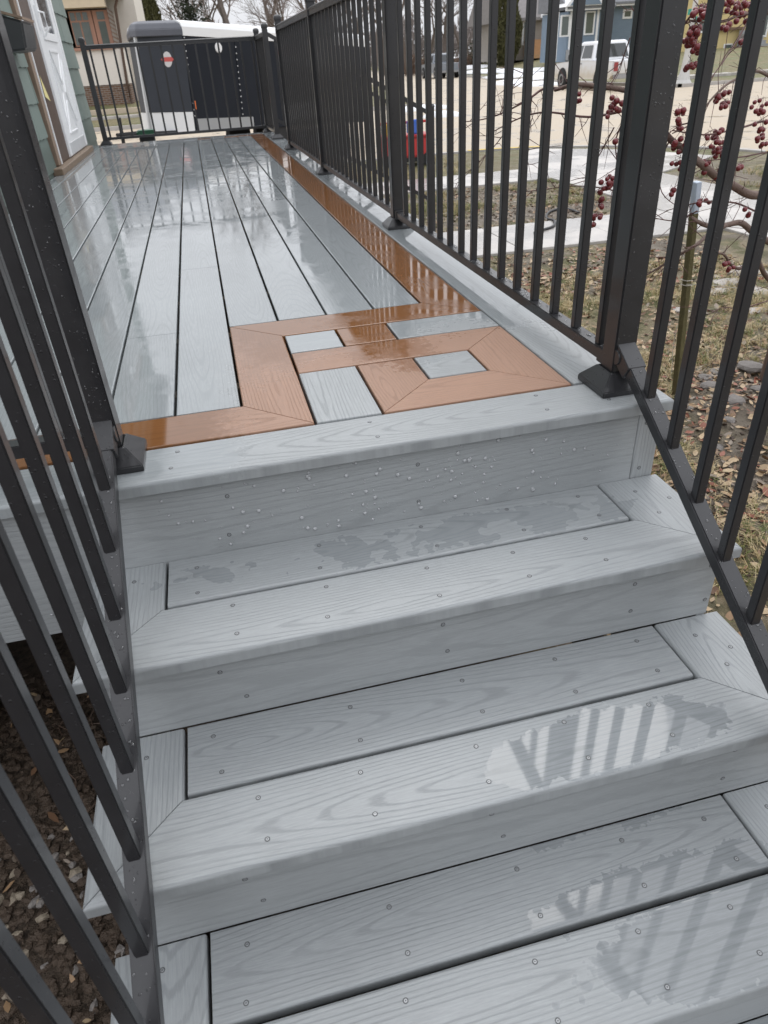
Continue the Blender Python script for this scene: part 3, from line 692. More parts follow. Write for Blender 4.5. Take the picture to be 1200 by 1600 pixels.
tag(pn.obj('paper_note', simple('yellow_paper', (.75, .66, .30), .8)), 'small yellow paper note tucked into the brown door casing', 'note')
# mailbox
M_mail = simple('dark_grey_mailbox', (.045, .047, .05), .42, .5, .2, 10)
mbx = empty('mailbox', (X0+.07, 4.75, .78), 'dark grey wall mailbox with a wooden top edge on green siding', 'mailbox')
MB().add([(X0+.018,4.55,.79),(X0+.145,4.55,.80),(X0+.165,4.55,.955),(X0+.018,4.55,1.0),(X0+.018,4.95,.79),(X0+.145,4.95,.80),(X0+.165,4.95,.955),(X0+.018,4.95,1.0)],
         [(0,1,2,3),(7,6,5,4),(0,4,5,1),(1,5,6,2),(2,6,7,3),(3,7,4,0)]).obj('box', M_mail, mbx, bevel=.012, seg=3)
MB().add([(X0+.016,4.54,1.008),(X0+.172,4.54,.962),(X0+.172,4.96,.962),(X0+.016,4.96,1.008),(X0+.016,4.54,1.024),(X0+.172,4.54,.977),(X0+.172,4.96,.977),(X0+.016,4.96,1.024)],
         [(0,1,2,3),(7,6,5,4),(0,4,5,1),(1,5,6,2),(2,6,7,3),(3,7,4,0)]).obj('lid', M_tan, mbx)
# ------------------------------------------------------------------ cargo trailer
M_tr = simple('black_trailer_skin', (.009, .012, .019), .45, .2, .25, 2)
M_trf = simple('sky_lit_trailer_nose_skin', (.040, .045, .056), .5, .3, .15, 3)  # reflected sky put into the nose colour as a paler grey
M_roofw = simple('white_trailer_roof', (.80, .81, .82), .4, .5, .05, 2)
M_alu = simple('bare_aluminium_trim', (.62, .63, .64), .35, .5, .1, 6, metal=.5)
def checker():
    t = NT('chequer_plate'); o = t.xyz(t.obj()); a = t.m('SINE', t.m('MULTIPLY', o[0], 170)); b = t.m('SINE', t.m('MULTIPLY', o[2], 170))
    return t.bsdf((.42, .43, .44), .35, t.bump(t.m('MULTIPLY', a, b), .8, .01), .5, .7)
M_chk = checker(); M_tyre = simple('tyre_rubber', (.02, .02, .021), .8); M_rim = simple('wheel_rim', (.35, .35, .36), .4, metal=.6)
K = Vector((-.738, 14.6, 0)); SD = Vector((.784, .62, 0)); NP = Vector((-.62, .784, 0))
TL, TW, TN = 5.4, 1.7, .45
tz0, tz1 = -.50, 1.30
MT = Matrix(((SD.x, NP.x, 0, K.x), (SD.y, NP.y, 0, K.y), (0, 0, 1, 0), (0, 0, 0, 1)))     # local x along the body, y across, z up
MT = MT @ T(2.7, 0, -.5) @ Matrix.Rotation(math.radians(3.2), 4, 'Y') @ T(-2.7, 0, .5)
tl = empty('cargo_trailer', (K.x+SD.x*2.5, K.y+SD.y*2.5, RZ), 'black enclosed cargo trailer with white roof and nose coloured paler for sky reflection beyond the far railing', 'trailer')
def tp(name, mb, mat, par=tl, bev=0, sm=False):
    me_ = mb.mesh(name, mat, sm, bev, 2); return inst(name, me_, MT, par)
body = tp('body', MB().prism([(0, .0), (TL, 0), (TL, TW), (0, TW)], tz0, tz1-.26), M_tr, bev=.01)
nose = tp('nose', MB().prism([(-.003, .004), (-.003, TW-.004), (-TN, TW/2+.02), (-TN, TW/2-.02)], tz0+.32, tz1-.26), M_trf)
tp('nose_skirt', MB().prism([(-.003, .006), (-.003, TW-.006), (-TN+.01, TW/2+.02), (-TN+.01, TW/2-.02)], tz0-.02, tz0+.318), M_roofw)
tp('nose_trim', MB().prism([(-TN-.012, TW/2-.022), (-TN+.015, TW/2-.05), (-TN+.015, TW/2+.05), (-TN-.012, TW/2+.022)], tz0, tz1-.22), M_alu)
rf = MB(); 
def rr_(y0, y1, z): return [(0.0, y0, z), (TL, y0, z), (TL, y1, z), (0.0, y1, z)]
rf.rings([rr_(-.012, TW+.012, tz1-.258), rr_(-.012, TW+.012, tz1-.12), rr_(.03, TW-.03, tz1-.05), rr_(.14, TW-.14, tz1-.01), rr_(.4, TW-.4, tz1)]); tp('roof', rf, M_roofw)
cp = MB(); q_ = lambda f, z: [(-.004, TW/2-(TW/2+.006)*f, z), (-.004, TW/2+(TW/2+.006)*f, z), (-TN*f-.02, TW/2+.10*f, z), (-TN*f-.02, TW/2-.10*f, z)]
cp.rings([q_(1.03, tz1-.258), q_(1.03, tz1-.15), q_(.94, tz1-.06), q_(.75, tz1-.01)]); tp('nose_cap', cp, simple('dark_grey_nose_cap', (.11, .115, .135), .35), bev=.01)
tp('stone_guard', MB().box((.05, -.006, tz0), (1.55, -.001, tz0+.20)), M_chk)
for x in (.012, 1.25, 2.5, 3.75, 5.0):
    tp('seam_strip', MB().box((x, -.009, tz0+.02 if x > 1.6 else tz0+.205), (x+.03, -.0012, tz1-.262)), M_tr)
    for j in range(13):
        inst('rivet', ME_riv if 'ME_riv' in globals() else globals().setdefault('ME_riv', MB().lathe([(.014, 0), (.009, .006), (.0, .008)], 8).mesh('rivet', M_alu)), MT @ T(x+.015, -.0085, tz0+.25+j*.105) @ Matrix.Rotation(PI/2, 4, 'X'), tl)
tp('marker_light', MB().box((.03, -.02, tz0+.36), (.08, -.0095, tz0+.50)), simple('orange_lens', (.7, .16, .03), .3))
tp('round_badge', MB().lathe([(.085, 0), (.085, .012), (.07, .016)], 20, 0, T(.82, -.0012, tz1-.42) @ Matrix.Rotation(PI/2, 4, 'X')), M_roofw)
# emblem on the nose facet
fa = Vector((-.003, .004, 0)); fb_ = Vector((-TN, TW/2-.02, 0)); fd = (fb_-fa).normalized(); fn = Vector((-fd.y, fd.x, 0)); fn = fn if fn.y < 0 else -fn
ME_ = Matrix(((fd.x, 0, fn.x, 0), (fd.y, 0, fn.y, 0), (0, 1, 0, 0), (0, 0, 0, 1))); mid = fa.lerp(fb_, .38) + fn*.002
em = T(mid.x, mid.y, tz1-.62) @ ME_
tp('emblem', MB().rings([[(.09*math.cos(2*PI*i/16), .125*math.sin(2*PI*i/16), z) for i in range(16)] for z in (0, .004)], M=em), simple('emblem_white', (.62, .6, .6), .5))
tp('emblem_band', MB().add([(-.13,.0,.0045),(-.09,-.036,.0045),(.09,-.036,.0045),(.13,.0,.0045),(.09,.036,.0045),(-.09,.036,.0045),(-.13,.0,.001),(.13,.0,.001)], [(0,1,2,3,4,5)], M=em), simple('emblem_red', (.55, .10, .09), .5))
for x in (2.5, 3.35):
    for y in (.10, TW-.10):
        w = tp('wheel', MB().lathe([(.20, -.09), (.31, -.085), (.33, -.05), (.33, .05), (.31, .085), (.20, .09)], 24, 0, T(x, y, RZ+.33+.01) @ Matrix.Rotation(PI/2, 4, 'X')), M_tyre)
tp('fender', MB().box((2.1, -.012, tz0-.02), (3.75, .05, tz0+.14)), M_tr, bev=.01)
tp('drawbar', MB().tube([(.2, .2, tz0-.02), (-1.2, TW/2, tz0-.04)], .04, 6).tube([(.2, TW-.2, tz0-.02), (-1.2, TW/2, tz0-.04)], .04, 6).tube([(-1.1, TW/2, tz0+.25), (-1.1, TW/2, RZ-.02)], .035, 8), M_tyre)
# ------------------------------------------------------------------ pickup trucks
def pickup(name, M, paint, label):
    """local: x forward, y left, z up, origin on the road under the middle"""
    e = empty(name, tuple(M.translation), label, 'truck', None)
    def P_(nm, mb, mat, par=e, bev=0, sm=False): return inst(nm, mb.mesh(nm, mat, sm, bev, 2), M, par)
    side_p = [(-2.85,.55),(-2.85,1.08),(-.95,1.10),(-.75,1.13),(1.15,1.13),(1.35,1.10),(2.55,1.04),(2.82,.95),(2.88,.60),(2.80,.42),(2.45,.40),(-2.6,.42)]
    MX = Matrix(((1,0,0,0),(0,0,1,0),(0,1,0,0),(0,0,0,1)))
    bmb = MB(); n = len(side_p)
    def ring(y, f): return [(x, y, .75+(z-.75)*f) for x, z in side_p]
    bmb.rings([ring(-.98, .9), ring(-1.0, 1), ring(1.0, 1), ring(.98, .9)]); body_ = P_('body', bmb, paint, bev=.02)
    cab = MB(); q = lambda xs, hy, z: [(xs[0], -hy, z), (xs[1], -hy, z), (xs[1], hy, z), (xs[0], hy, z)]
    cab.rings([q((-.95, 1.35), .96, 1.10), q((-.93, 1.30), .95, 1.16), q((-.72, .62), .80, 1.76), q((-.60, .45), .74, 1.83)]); cb = P_('cab', cab, paint, bev=.02)
    for s in (1, -1):
        for a, b in (((-.80, 1.20), (.12, 1.20)), ((.22, 1.20), (1.08, 1.20))):
            ta, tb_ = (a[0]*.82-.02 if a[0] < 0 else a[0]), (b[0] if b[0] < .5 else .56)
            yy = lambda z: s*(.955-(z-1.16)*.245+.004)
            g = MB(); z0_, z1_ = 1.20, 1.68
            g.add([(a[0], yy(z0_), z0_), (b[0], yy(z0_), z0_), (tb_, yy(z1_), z1_), (ta, yy(z1_), z1_)], [(0,1,2,3)])
            for v in list(g.v): pass
            g.add([(a[0], yy(z0_)-s*.02, z0_), (b[0], yy(z0_)-s*.02, z0_), (tb_, yy(z1_)-s*.02, z1_), (ta, yy(z1_)-s*.02, z1_)], [(3,2,1,0)])
            P_('side_window', g, M_glass)
    P_('rear_window', MB().add([(-.935,-.80,1.20),(-.935,.80,1.20),(-.745,.68,1.70),(-.745,-.68,1.70),(-.915,-.80,1.20),(-.915,.80,1.20),(-.72,.68,1.70),(-.72,-.68,1.70)], [(0,3,2,1),(4,5,6,7),(0,1,5,4),(2,3,7,6),(1,2,6,5),(3,0,4,7)]), M_glass)
    P_('windscreen', MB().add([(1.30,-.84,1.18),(1.30,.84,1.18),(.68,.72,1.72),(.68,-.72,1.72),(1.27,-.84,1.18),(1.27,.84,1.18),(.65,.72,1.72),(.65,-.72,1.72)], [(0,1,2,3),(7,6,5,4),(0,4,5,1),(2,6,7,3),(1,5,6,2),(3,7,4,0)]), M_glass)
    P_('tailgate', MB().box((-2.872, -.78, .60), (-2.846, .78, 1.04)), paint, bev=.01)
    P_('tailgate_badge', MB().box((-2.882, -.12, .80), (-2.873, .12, .88)), M_rim)
    P_('rear_bumper', MB().box((-3.0, -.95, .42), (-2.855, .95, .585)), M_rim, bev=.02)
    P_('front_bumper', MB().box((2.86, -.95, .40), (2.98, .95, .60)), M_rim, bev=.02)
    for s in (1, -1):
        P_('tail_light', MB().box((-2.875, s*.80-.06 if s > 0 else s*.80-.14, .70), (-2.84, s*.80+.14 if s > 0 else s*.80+.06, 1.03)), simple('tail_lens', (.30, .05, .05), .25), bev=.008)
        P_('mirror', MB().cbox((1.05, s*1.06, 1.26), (.10, .16, .20)), M_tyre, bev=.02)
        for x in (-1.72, 1.88):
            P_('wheel_arch', MB().lathe([(.46, -.012), (.46, .012)], 20, 0, T(x, s*.996, .40) @ Matrix.Rotation(PI/2, 4, 'X')), M_tyre)
            w_ = P_('wheel', MB().lathe([(.22,-.11),(.355,-.105),(.375,-.07),(.375,.07),(.355,.105),(.22,.11)], 24, 0, T(x, s*.93, .375) @ Matrix.Rotation(PI/2, 4, 'X')), M_tyre)
            P_('rim', MB().lathe([(.22,-.10),(.23,-.112),(.20,-.118),(.08,-.085),(.06,-.105),(.0,-.106)] if s > 0 else [(.22,.10),(.23,.112),(.20,.118),(.08,.085),(.06,.105),(.0,.106)], 20, 0, T(x, s*.93, .375) @ Matrix.Rotation(PI/2, 4, 'X') ), M_rim, w_)
        P_('door_handle', MB().cbox((.05, s*1.008, 1.0), (.16, .03, .04)), M_rim)
    return e
def whitepaint():
    t = NT('muddy_white_car_paint'); o = t.xyz(t.obj()); n = t.noise(t.obj(), 4, 4)
    d = t.ss(t.m('ADD', o[2], t.m('MULTIPLY', n, .5)), .75, 1.25, .65, 0.0)
    return t.bsdf(t.mix(d, (.74, .75, .77), (.50, .42, .28)), .3, None, .5)
MYd = Matrix.Rotation(PI/2, 4, 'Z')
pickup('pickup_truck', T(17.85, 33.1, RZ) @ MYd, whitepaint(), 'muddy white pickup truck parked in front of the blue house')
pickup('pickup_truck', T(21.1, 68.0, RZ) @ MYd, simple('silver_grey_car_paint', (.23, .25, .28), .3, .5, .1, 3), 'silver grey pickup truck parked far down the street')
# ------------------------------------------------------------------ houses
def quad_wall(mb, a, b, z0, z1, th=.12):     # thin wall between plan points
    a = Vector(a); b = Vector(b); d = (b-a).normalized(); n = Vector((-d.y, d.x))*th
    mb.prism([tuple(a), tuple(b), tuple(b+n), tuple(a+n)], z0, z1)
def lap(name, c1, c2, pitch):
    t = NT(name); P = t.xyz(t.pos()); s = t.m('FRACT', t.m('DIVIDE', P[2], pitch)); n = t.noise(t.pos(), 2.0, 4)
    return t.bsdf(t.mix(n, c1, c2), .6, t.bump(s, .9, .02), .4)
M_blue = lap('blue_lap_siding', (.175, .235, .31), (.225, .29, .37), .13); M_beige = lap('grey_beige_siding', (.27, .245, .215), (.34, .31, .28), .14)
M_yellow = simple('yellow_stucco', (.62, .50, .25), .85, .3, .08, 3); M_stucco = simple('white_stucco', (.70, .655, .60), .9, .3, .06, 8, .2)
M_trimw = simple('white_house_trim', (.78, .78, .78), .5); M_rsh = simple('grey_roof_shingles', (.20, .205, .22), .9, .3, .35, 6, .4)
M_pane = simple('far_window_glass', (.10, .12, .11), .08, .7, .4, 1.2)
M_pine = simple('new_pine_boards', (.42, .25, .13), .7, .3, .25, 6)
M_found = simple('grey_foundation', (.30, .305, .31), .85, .3, .2, 5)
def front_window(par, x0, x1, z0, z1, y, trim, fw=.09, mull=()):
    w = MB().box((x0-fw, y-.05, z0-fw), (x1+fw, y+.03, z1+fw)).obj('window', trim, par, bevel=.008, seg=1)
    xs_ = [x0] + [x0+(x1-x0)*m for m in mull] + [x1]
    for a, b in zip(xs_[:-1], xs_[1:]): MB().box((a+.02, y-.06, z0), (b-.02, y-.02, z1)).obj('pane', M_pane, w)
    return w
def prism_y(mb, prof, y0, y1):   # profile in x/z swept along y
    mb.prism(prof, y0, y1, M=Matrix(((1,0,0,0),(0,0,1,0),(0,1,0,0),(0,0,0,1)))); return mb
def prism_x(mb, prof, x0, x1):   # profile in y/z swept along x
    mb.prism(prof, x0, x1, M=Matrix(((0,0,1,0),(1,0,0,0),(0,1,0,0),(0,0,0,1)))); return mb
# blue house
yb = 56.0; g0 = -.05
bl = lambda u, v, y=yb: at(u, v, y=y)
xa, xm, xe = bl(872, 60).x, bl(934, 60).x, bl(1030, 60).x
bh = empty('blue_house', ((xa+xe)/2, yb+4, g0), 'light blue lap-sided house with white trimmed windows across the street', 'house')
zb1 = bl(910, 18).z
MB().box((xa, yb-1.4, g0-.2), (xm, yb+3, zb1)).obj('porch_wall', M_blue, bh); MB().box((xm+.001, yb, g0-.2), (xe, yb+9, bl(980, 9).z)).obj('wall', M_blue, bh)
yp = yb-1.4
for u0, u1, v0, v1 in ((877, 888, 26, 55), (893, 905, 24, 54), (914.5, 926.5, 20, 52)):
    front_window(bh, at(u0, 40, y=yp).x, at(u1, 40, y=yp).x, at((u0+u1)/2, v1, y=yp).z, at((u0+u1)/2, v0, y=yp).z, yp, M_trimw, .10)
for u in (869.5, 890, 931): 
    xx = at(u, 60, y=yp).x; MB().box((xx-.08, yp-.04, g0-.1), (xx+.08, yp+.05, zb1)).obj('corner_board', M_trimw, bh)
front_window(bh, bl(975.5, 20).x, bl(985.5, 20).x, bl(980, 26).z, bl(980, 17.5).z, yb, M_trimw, .13)
zr = zb1; MB().box((xa-.4, yp-.45, zr+.002), (xm+.1, yp-.3, zr+.24)).obj('fascia', M_trimw, bh)
prism_x(MB(), [(yp-.5, zr+.1), (yp-.5, zr+.22), (yb+3.2, zr+2.6), (yb+3.2, zr+.1)], xa-.3, xm+.2).obj('porch_roof', M_rsh, bh)
prism_y(MB(), [(xa-.5, zr+.25), (xa+1.0, zr+1.9), (xa+2.5, zr+.25)], yp-.6, yb+1).obj('porch_gable', M_trimw, bh)
prism_y(MB(), [(xa-.2, zr+.3), (xa+1.0, zr+1.65), (xa+2.2, zr+.3)], yp-.65, yp-.601).obj('gable_face', M_blue, bh)
ze = bl(980, 9).z; MB().box((xm-.2, yb-.5, ze+.002), (xe+.5, yb-.36, ze+.24)).obj('fascia', M_trimw, bh)
prism_x(MB(), [(yb-.55, ze+.1), (yb-.55, ze+.25), (yb+4.5, ze+3.6), (yb+9.5, ze+.25), (yb+9.5, ze+.1)], xm-.2, xe+.5).obj('roof', M_rsh, bh)
MB().box((xa, yp-1.1, g0-.1), (xa+2.2, yp-.06, g0+.55)).obj('front_step', M_found, bh)
# grey-beige house further down the street
yg = 74.0; bg_ = lambda u, v: at(u, v, y=yg)
xa, xe = bg_(786, 60).x, bg_(864, 60).x; g1 = .05
gh = empty('grey_house', ((xa+xe)/2, yg+4, g1), 'grey beige house with new wooden steps beyond the evergreen', 'house')
zt = bg_(800, 33).z
MB().box((xa, yg, g1-.2), (xe, yg+8, zt)).obj('wall', M_beige, gh)
for u0, u1, v0, v1 in ((818, 826, 35, 68), (851, 857, 30, 52)): front_window(gh, bg_(u0, 50).x, bg_(u1, 50).x, bg_(u0, v1).z, bg_(u0, v0).z, yg, M_trimw, .14)
prism_x(MB(), [(yg-.6, zt-.05), (yg-.6, zt+.2), (yg+4, zt+4.2), (yg+8.6, zt+.2), (yg+8.6, zt-.05)], xa-.6, xe+.2).obj('roof', simple('brown_grey_roof', (.25, .235, .23), .9, .3, .3, 4), gh)
prism_y(MB(), [(bg_(842, 0).x, zt+.1), (bg_(858, 0).x, zt+2.6), (bg_(874, 0).x, zt+.1)], yg-.9, yg+3).obj('porch_gable', M_trimw, gh)
st = empty('wooden_steps', (bg_(835, 90).x, yg-1.5, g1), 'new pine entry steps in front of the grey beige house', 'steps')
for k in range(6): MB().box((bg_(818, 90).x, yg-.6-.3*(6-k), g1-.1), (bg_(852, 90).x, yg-.32-.3*(6-k), g1+.22*(k+1))).obj('step', M_pine, st)
for u in (817, 853):
    x_ = bg_(u, 90).x; MB().tube([(x_, yg-2.3, g1), (x_, yg-2.3, g1+1.1)], .06, 6).tube([(x_, yg-2.3, g1+1.1), (x_, yg-.3, g1+2.3)], .05, 6).tube([(x_, yg-.3, g1), (x_, yg-.3, g1+2.3)], .06, 6).obj('handrail', M_pine, st)
MB().box((bg_(818, 90).x, yg-.6, g1-.1), (bg_(852, 90).x, yg-.02, g1+1.4)).obj('landing', M_pine, st)
# yellow house
yy = 47.0; by_ = lambda u, v: at(u, v, y=yy)
xa, xe = by_(1082, 60).x, by_(1260, 60).x; g2 = -.02
yh = empty('yellow_house', ((xa+xe)/2, yy+4, g2), 'pale yellow stucco house behind the berry tree across the street', 'house')
MB().box((xa, yy, g2-.2), (xe, yy+3, 4.2)).obj('wall', M_yellow, yh)
prism_x(MB(), [(yy-.6, 4.15), (yy-.6, 4.4), (yy+1.5, 6.0), (yy+3.6, 4.4), (yy+3.6, 4.15)], xa-.6, xe+.6).obj('roof', M_rsh, yh)
front_window(yh, by_(1132, 70).x, by_(1143, 70).x, by_(1138, 86).z, by_(1138, 70).z, yy, M_trimw, .06)
front_window(yh, by_(1093, 30).x, by_(1116, 30).x, by_(1100, 48).z, by_(1100, 20).z, yy, M_trimw, .12, (.5,))
front_window(yh, by_(1175, 30).x, by_(1200, 30).x, by_(1190, 55).z, by_(1190, 20).z, yy, M_trimw, .12, (.5,))
for k in range(5): MB().box((by_(1143, 90).x, yy-.3*(5-k)-.3, g2-.1), (by_(1168, 90).x, yy-.3*(5-k), g2+.2*(k+1))).obj('front_step', M_found, yh)
MB().box((by_(1120, 45).x, yy-.25, by_(1140, 47).z), (by_(1160, 45).x, yy-.01, by_(1140, 43).z)).obj('canopy', simple('brown_canopy', (.16, .10, .06), .7), yh)
# ------------------------------------------------------------------ white stucco and brick house beyond the trailer
yn = 34.0; N_ = lambda u, v, y=yn: at(u, v, y=y)
gn = -.40
nh = empty('stucco_house', (-6, yn+4, gn), 'white stucco and brown brick house with wide porch window behind the far railing', 'house')
xr = N_(207, 150).x; zb_, zw0 = N_(160, 133).z, N_(160, 78).z
def brickmat():
    t = NT('dark_brown_brick'); b = t.n('TexBrick', {'Color1': (.115, .065, .042), 'Color2': (.175, .10, .065), 'Mortar': (.24, .21, .185), 'Scale': 1.0, 'Mortar Size': .012, 'Brick Width': .23, 'Row Height': .077})
    q = t.xyz(t.pos()); t.set(b.inputs['Vector'], t.comb(q[0], q[2], 0)); return t.bsdf(b.outputs[0], .85, t.bump(b.outputs[1], -.4, .01), .3)
M_brick = brickmat(); M_bt = simple('pinkish_brown_trim', (.36, .20, .145), .6, .35, .15, 4); M_cream = simple('cream_fascia', (.60, .50, .36), .6)
MB().box((-14, yn, gn-.3), (xr, yn+7, zb_-.002)).obj('brick_base', M_brick, nh); MB().box((-14, yn-.03, zb_), (xr, yn+7, zw0)).obj('stucco_wall', M_stucco, nh)
zs, zt = zw0, N_(160, 12).z
xw0, xw1, xp = N_(100, 40).x, N_(168, 40).x, N_(172, 40).x
MB().box((-14, yn-.12, zs+.002), (N_(178, 70).x, yn+.02, N_(160, 73).z)).obj('window_ledge', M_bt, nh)
MB().box((-14, yn+.3, zs+.004), (xp-.005, yn+7, zt)).obj('porch_back', simple('dim_porch_interior', (.10, .085, .075), .8, .3, .3, 1.5), nh)
zl, zh = N_(160, 71).z, N_(160, 15).z
for u0, u1, mu in ((80, 105, (.5,)), (111, 141, (.33, .66)), (153, 167, ())):
    w_ = MB().box((N_(u0, 40).x-.13, yn+.10, zl), (N_(u1, 40).x+.13, yn+.26, zh)).obj('window', M_bt, nh)
    x0_, x1_ = N_(u0, 40).x, N_(u1, 40).x; zm = N_(130, 33).z
    for a, b in ((zl+.05, zm-.03), (zm+.03, zh-.05)):
        es = [0]+list(mu)+[1] if a > zl+.1 else [0, .5, 1] if mu else [0, 1]
        for f0, f1 in zip(es[:-1], es[1:]): MB().box((x0_+(x1_-x0_)*f0+.03, yn+.085, a), (x0_+(x1_-x0_)*f1-.03, yn+.115, b)).obj('pane', M_pane, w_)
MB().box((xp, yn, zs+.004), (xr-.25, yn+3, zt)).obj('brick_pillar', M_brick, nh)
MB().box((-14, yn-.5, zt+.002), (N_(166, 10).x, yn+.1, zt+.45)).obj('fascia', M_cream, nh)
prism_x(MB(), [(yn-.6, zt+.46), (yn-.6, zt+.6), (yn+3.5, zt+2.4), (yn+7.5, zt+.6), (yn+7.5, zt+.46)], -14.3, N_(190, 10).x).obj('roof', M_rsh, nh)
xs0 = N_(198, 60, yn+3).x
MB().box((xs0-1.2, yn+2.8, gn-.3), (xs0+.62, yn+12, N_(205, 14).z+1.2)).obj('side_wall', M_stucco, nh)
MB().tube([(N_(187, 10).x, yn-.09, zt+.3), (N_(181, 14).x, yn-.09, zt), (N_(190, 90).x, yn-.09, zb_), (N_(206, 160).x, yn-.09, gn)], .06, 6).obj('downpipe', M_brownt, nh)
# dark neighbour house behind it
n2 = empty('dark_house', (-3.6, yn+20, gn), 'dark grey house wall with white corner beside the stucco house', 'house')
y2 = 52.0; D_ = lambda u, v: at(u, v, y=y2)
MB().box((D_(190, 30).x, y2, gn-.3), (D_(228, 30).x, y2+8, D_(222, -40).z)).obj('wall', simple('dark_slate_siding', (.085, .095, .12), .7), n2)
MB().box((D_(228.5, 30).x, y2-.1, gn-.3), (D_(232, 30).x, y2+8, D_(222, -40).z)).obj('corner_board', M_trimw, n2)
MB().box((D_(232.5, 30).x, y2-.02, gn-.3), (D_(240, 30).x, y2+8, D_(222, 2).z)).obj('side_wall', M_found, n2)
prism_x(MB(), [(y2-.7, D_(222, -40).z), (y2+4, D_(222, -90).z), (y2+8.7, D_(222, -40).z)], D_(180, 0).x, D_(233, 0).x).obj('roof', M_rsh, n2)
# planting strips in front of the stucco house
M_mulch = simple('brown_mulch_bed', (.13, .10, .06), .95, .2, .5, 9, .8)
for i, (v0, v1) in enumerate(((176, 181), (204, 208))):
    a = at(160, v1, z=-.88 if i else -.6); b = at(160, v0, z=-.88 if i else -.6)
    if i: continue
e_ = MB().box((-9, 31.7, -.9), (-1.2, 32.0, -.44)).obj('timber_edging', simple('pale_edging', (.5, .42, .32), .8)); tag(e_, 'pale timber edging of the flower bed below the brick porch', 'edging')
hd = None
# ------------------------------------------------------------------ vegetation
def limb(mb, pts, r0, r1, n=5):
    k = len(pts); mb.tube(pts, [r0+(r1-r0)*i/(k-1) for i in range(k)], n)
def bare_tree(seed, h, r0, levels=5, spread=.55, n0=5):
    R_ = random.Random(seed); tr = MB(); cr = MB()
    def grow(p0, d, L, r, lv):
        pts = [p0]; q = p0.copy(); dd = d.copy(); k = 4 if lv > 1 else 3
        for i in range(k):
            dd = (dd + Vector((R_.gauss(0,.12), R_.gauss(0,.12), R_.gauss(.04,.08)))).normalized(); q = q + dd*(L/k); pts.append(q.copy())
        limb(tr if lv >= levels-1 else cr, pts, r, r*.55 if lv else r*.3, 5 if lv >= levels-1 else 3)
        if lv == 0: return
        nb = R_.randint(3, 4) if lv > 1 else R_.randint(3, 5)
        for j in range(nb):
            t_ = R_.uniform(.35, 1.0) if lv < levels else R_.uniform(.45, 1.0)
            idx_ = min(int(t_*k), k-1); pp = pts[idx_].lerp(pts[idx_+1], t_*k-idx_)
            ax = dd.orthogonal().normalized(); ax.rotate(Matrix.Rotation(R_.uniform(0, 2*PI), 3, dd))
            nd = (dd + ax*R_.uniform(spread*.7, spread*1.6)).normalized()
            grow(pp, nd, L*R_.uniform(.52, .75), max(r*.5*R_.uniform(.8,1.1), .006), lv-1)
    grow(Vector((0, 0, -.15)), Vector((0, 0, 1)), h*.42, r0, levels)
    return tr.mesh('trunk', M_bark), cr.mesh('crown', M_twig)
M_bark = simple('grey_brown_bark', (.15, .125, .11), .9, .2, .3, 6, .3); M_twig = simple('bare_twigs', (.19, .155, .14), .9, .2, .2, 2)
TREES = [bare_tree(s, h, r, 5, sp) for s, h, r, sp in ((1, 11, .22, .5), (2, 13, .26, .42), (3, 9, .16, .6), (8, 12, .2, .5))]
def put_tree(x, y, v, sc, rz, label, group='bare trees behind the houses'):
    z = gz(x, y) if abs(x) < 180 and y < 185 else -.9
    z = max(z, RZ)
    e = empty('bare_tree', (x, y, z), label, 'tree', group)
    M = T(x, y, z) @ Matrix.Rotation(rz, 4, 'Z') @ Matrix.Scale(sc, 4)
    inst('trunk', TREES[v][0], M, e); inst('crown', TREES[v][1], M, e)
R_ = random.Random(11)
for u, y, v, sc, lb in ((385, 60, 1, 1.25, 'tall bare tree with forked trunk above the trailer roof'), (330, 75, 0, 1.1, None), (270, 70, 3, 1.0, None), (430, 80, 0, 1.2, None), (470, 66, 2, 1.2, None), (520, 90, 1, 1.2, None), (560, 72, 0, 1.1, None), (600, 95, 3, 1.3, None),
                     (640, 84, 1, 1.1, None), (670, 100, 2, 1.5, None), (695, 92, 0, 1.15, None), (725, 98, 3, 1.25, None), (748, 88, 1, 1.0, None), (765, 105, 0, 1.3, None), (300, 100, 2, 1.5, None), (355, 110, 3, 1.5, None), (410, 120, 1, 1.5, None), (450, 130, 0, 1.6, None), (500, 120, 2, 1.8, None), (545, 130, 3, 1.6, None), (585, 125, 1, 1.5, None), (625, 130, 0, 1.6, None), (1010, 95, 1, 1.2, None), (1110, 90, 0, 1.2, None)):
    put_tree(at(u, 100, y=y).x, y, v, sc, R_.uniform(0, 6), lb or 'bare leafless tree in the distance behind the street', 'distant bare trees')
def needles(mb, c, d, L, R2, n, w=.12):
    for _ in range(n):
        t_ = R2.random(); pp = c + d*(L*t_) + Vector((R2.gauss(0, .12), R2.gauss(0, .12), R2.gauss(0, .08)))
        a = Vector((R2.gauss(0,1), R2.gauss(0,1), R2.gauss(-.3,.6))).normalized()*w*R2.uniform(.7,1.6); b = Vector((R2.gauss(0,1), R2.gauss(0,1), R2.gauss(0,1))).normalized()*w*.35
        mb.add([pp, pp+a+b, pp+a*.9-b], [(0,1,2)])
def spruce(seed, h, rb, dens=1.0, w=.2):
    R2 = random.Random(seed); t_ = MB().tube([(0,0,-.1),(0,0,h)], [.03*h*.5, .01], 6).mesh('trunk', M_bark); c = MB()
    z = h*.10
    while z < h*.99:
        f = 1-z/h; nb = max(4, int(9*f+4))
        for j in range(nb):
            a = R2.uniform(0, 2*PI); L = rb*(f**.85)*R2.uniform(.7, 1.1)+.1
            needles(c, Vector((0,0,z)), Vector((math.cos(a), math.sin(a), -.18+R2.uniform(-.15,.2))), L, R2, int((10+26*f)*dens), w)
        z += h*.028
    return t_, c.mesh('crown', M_needle)
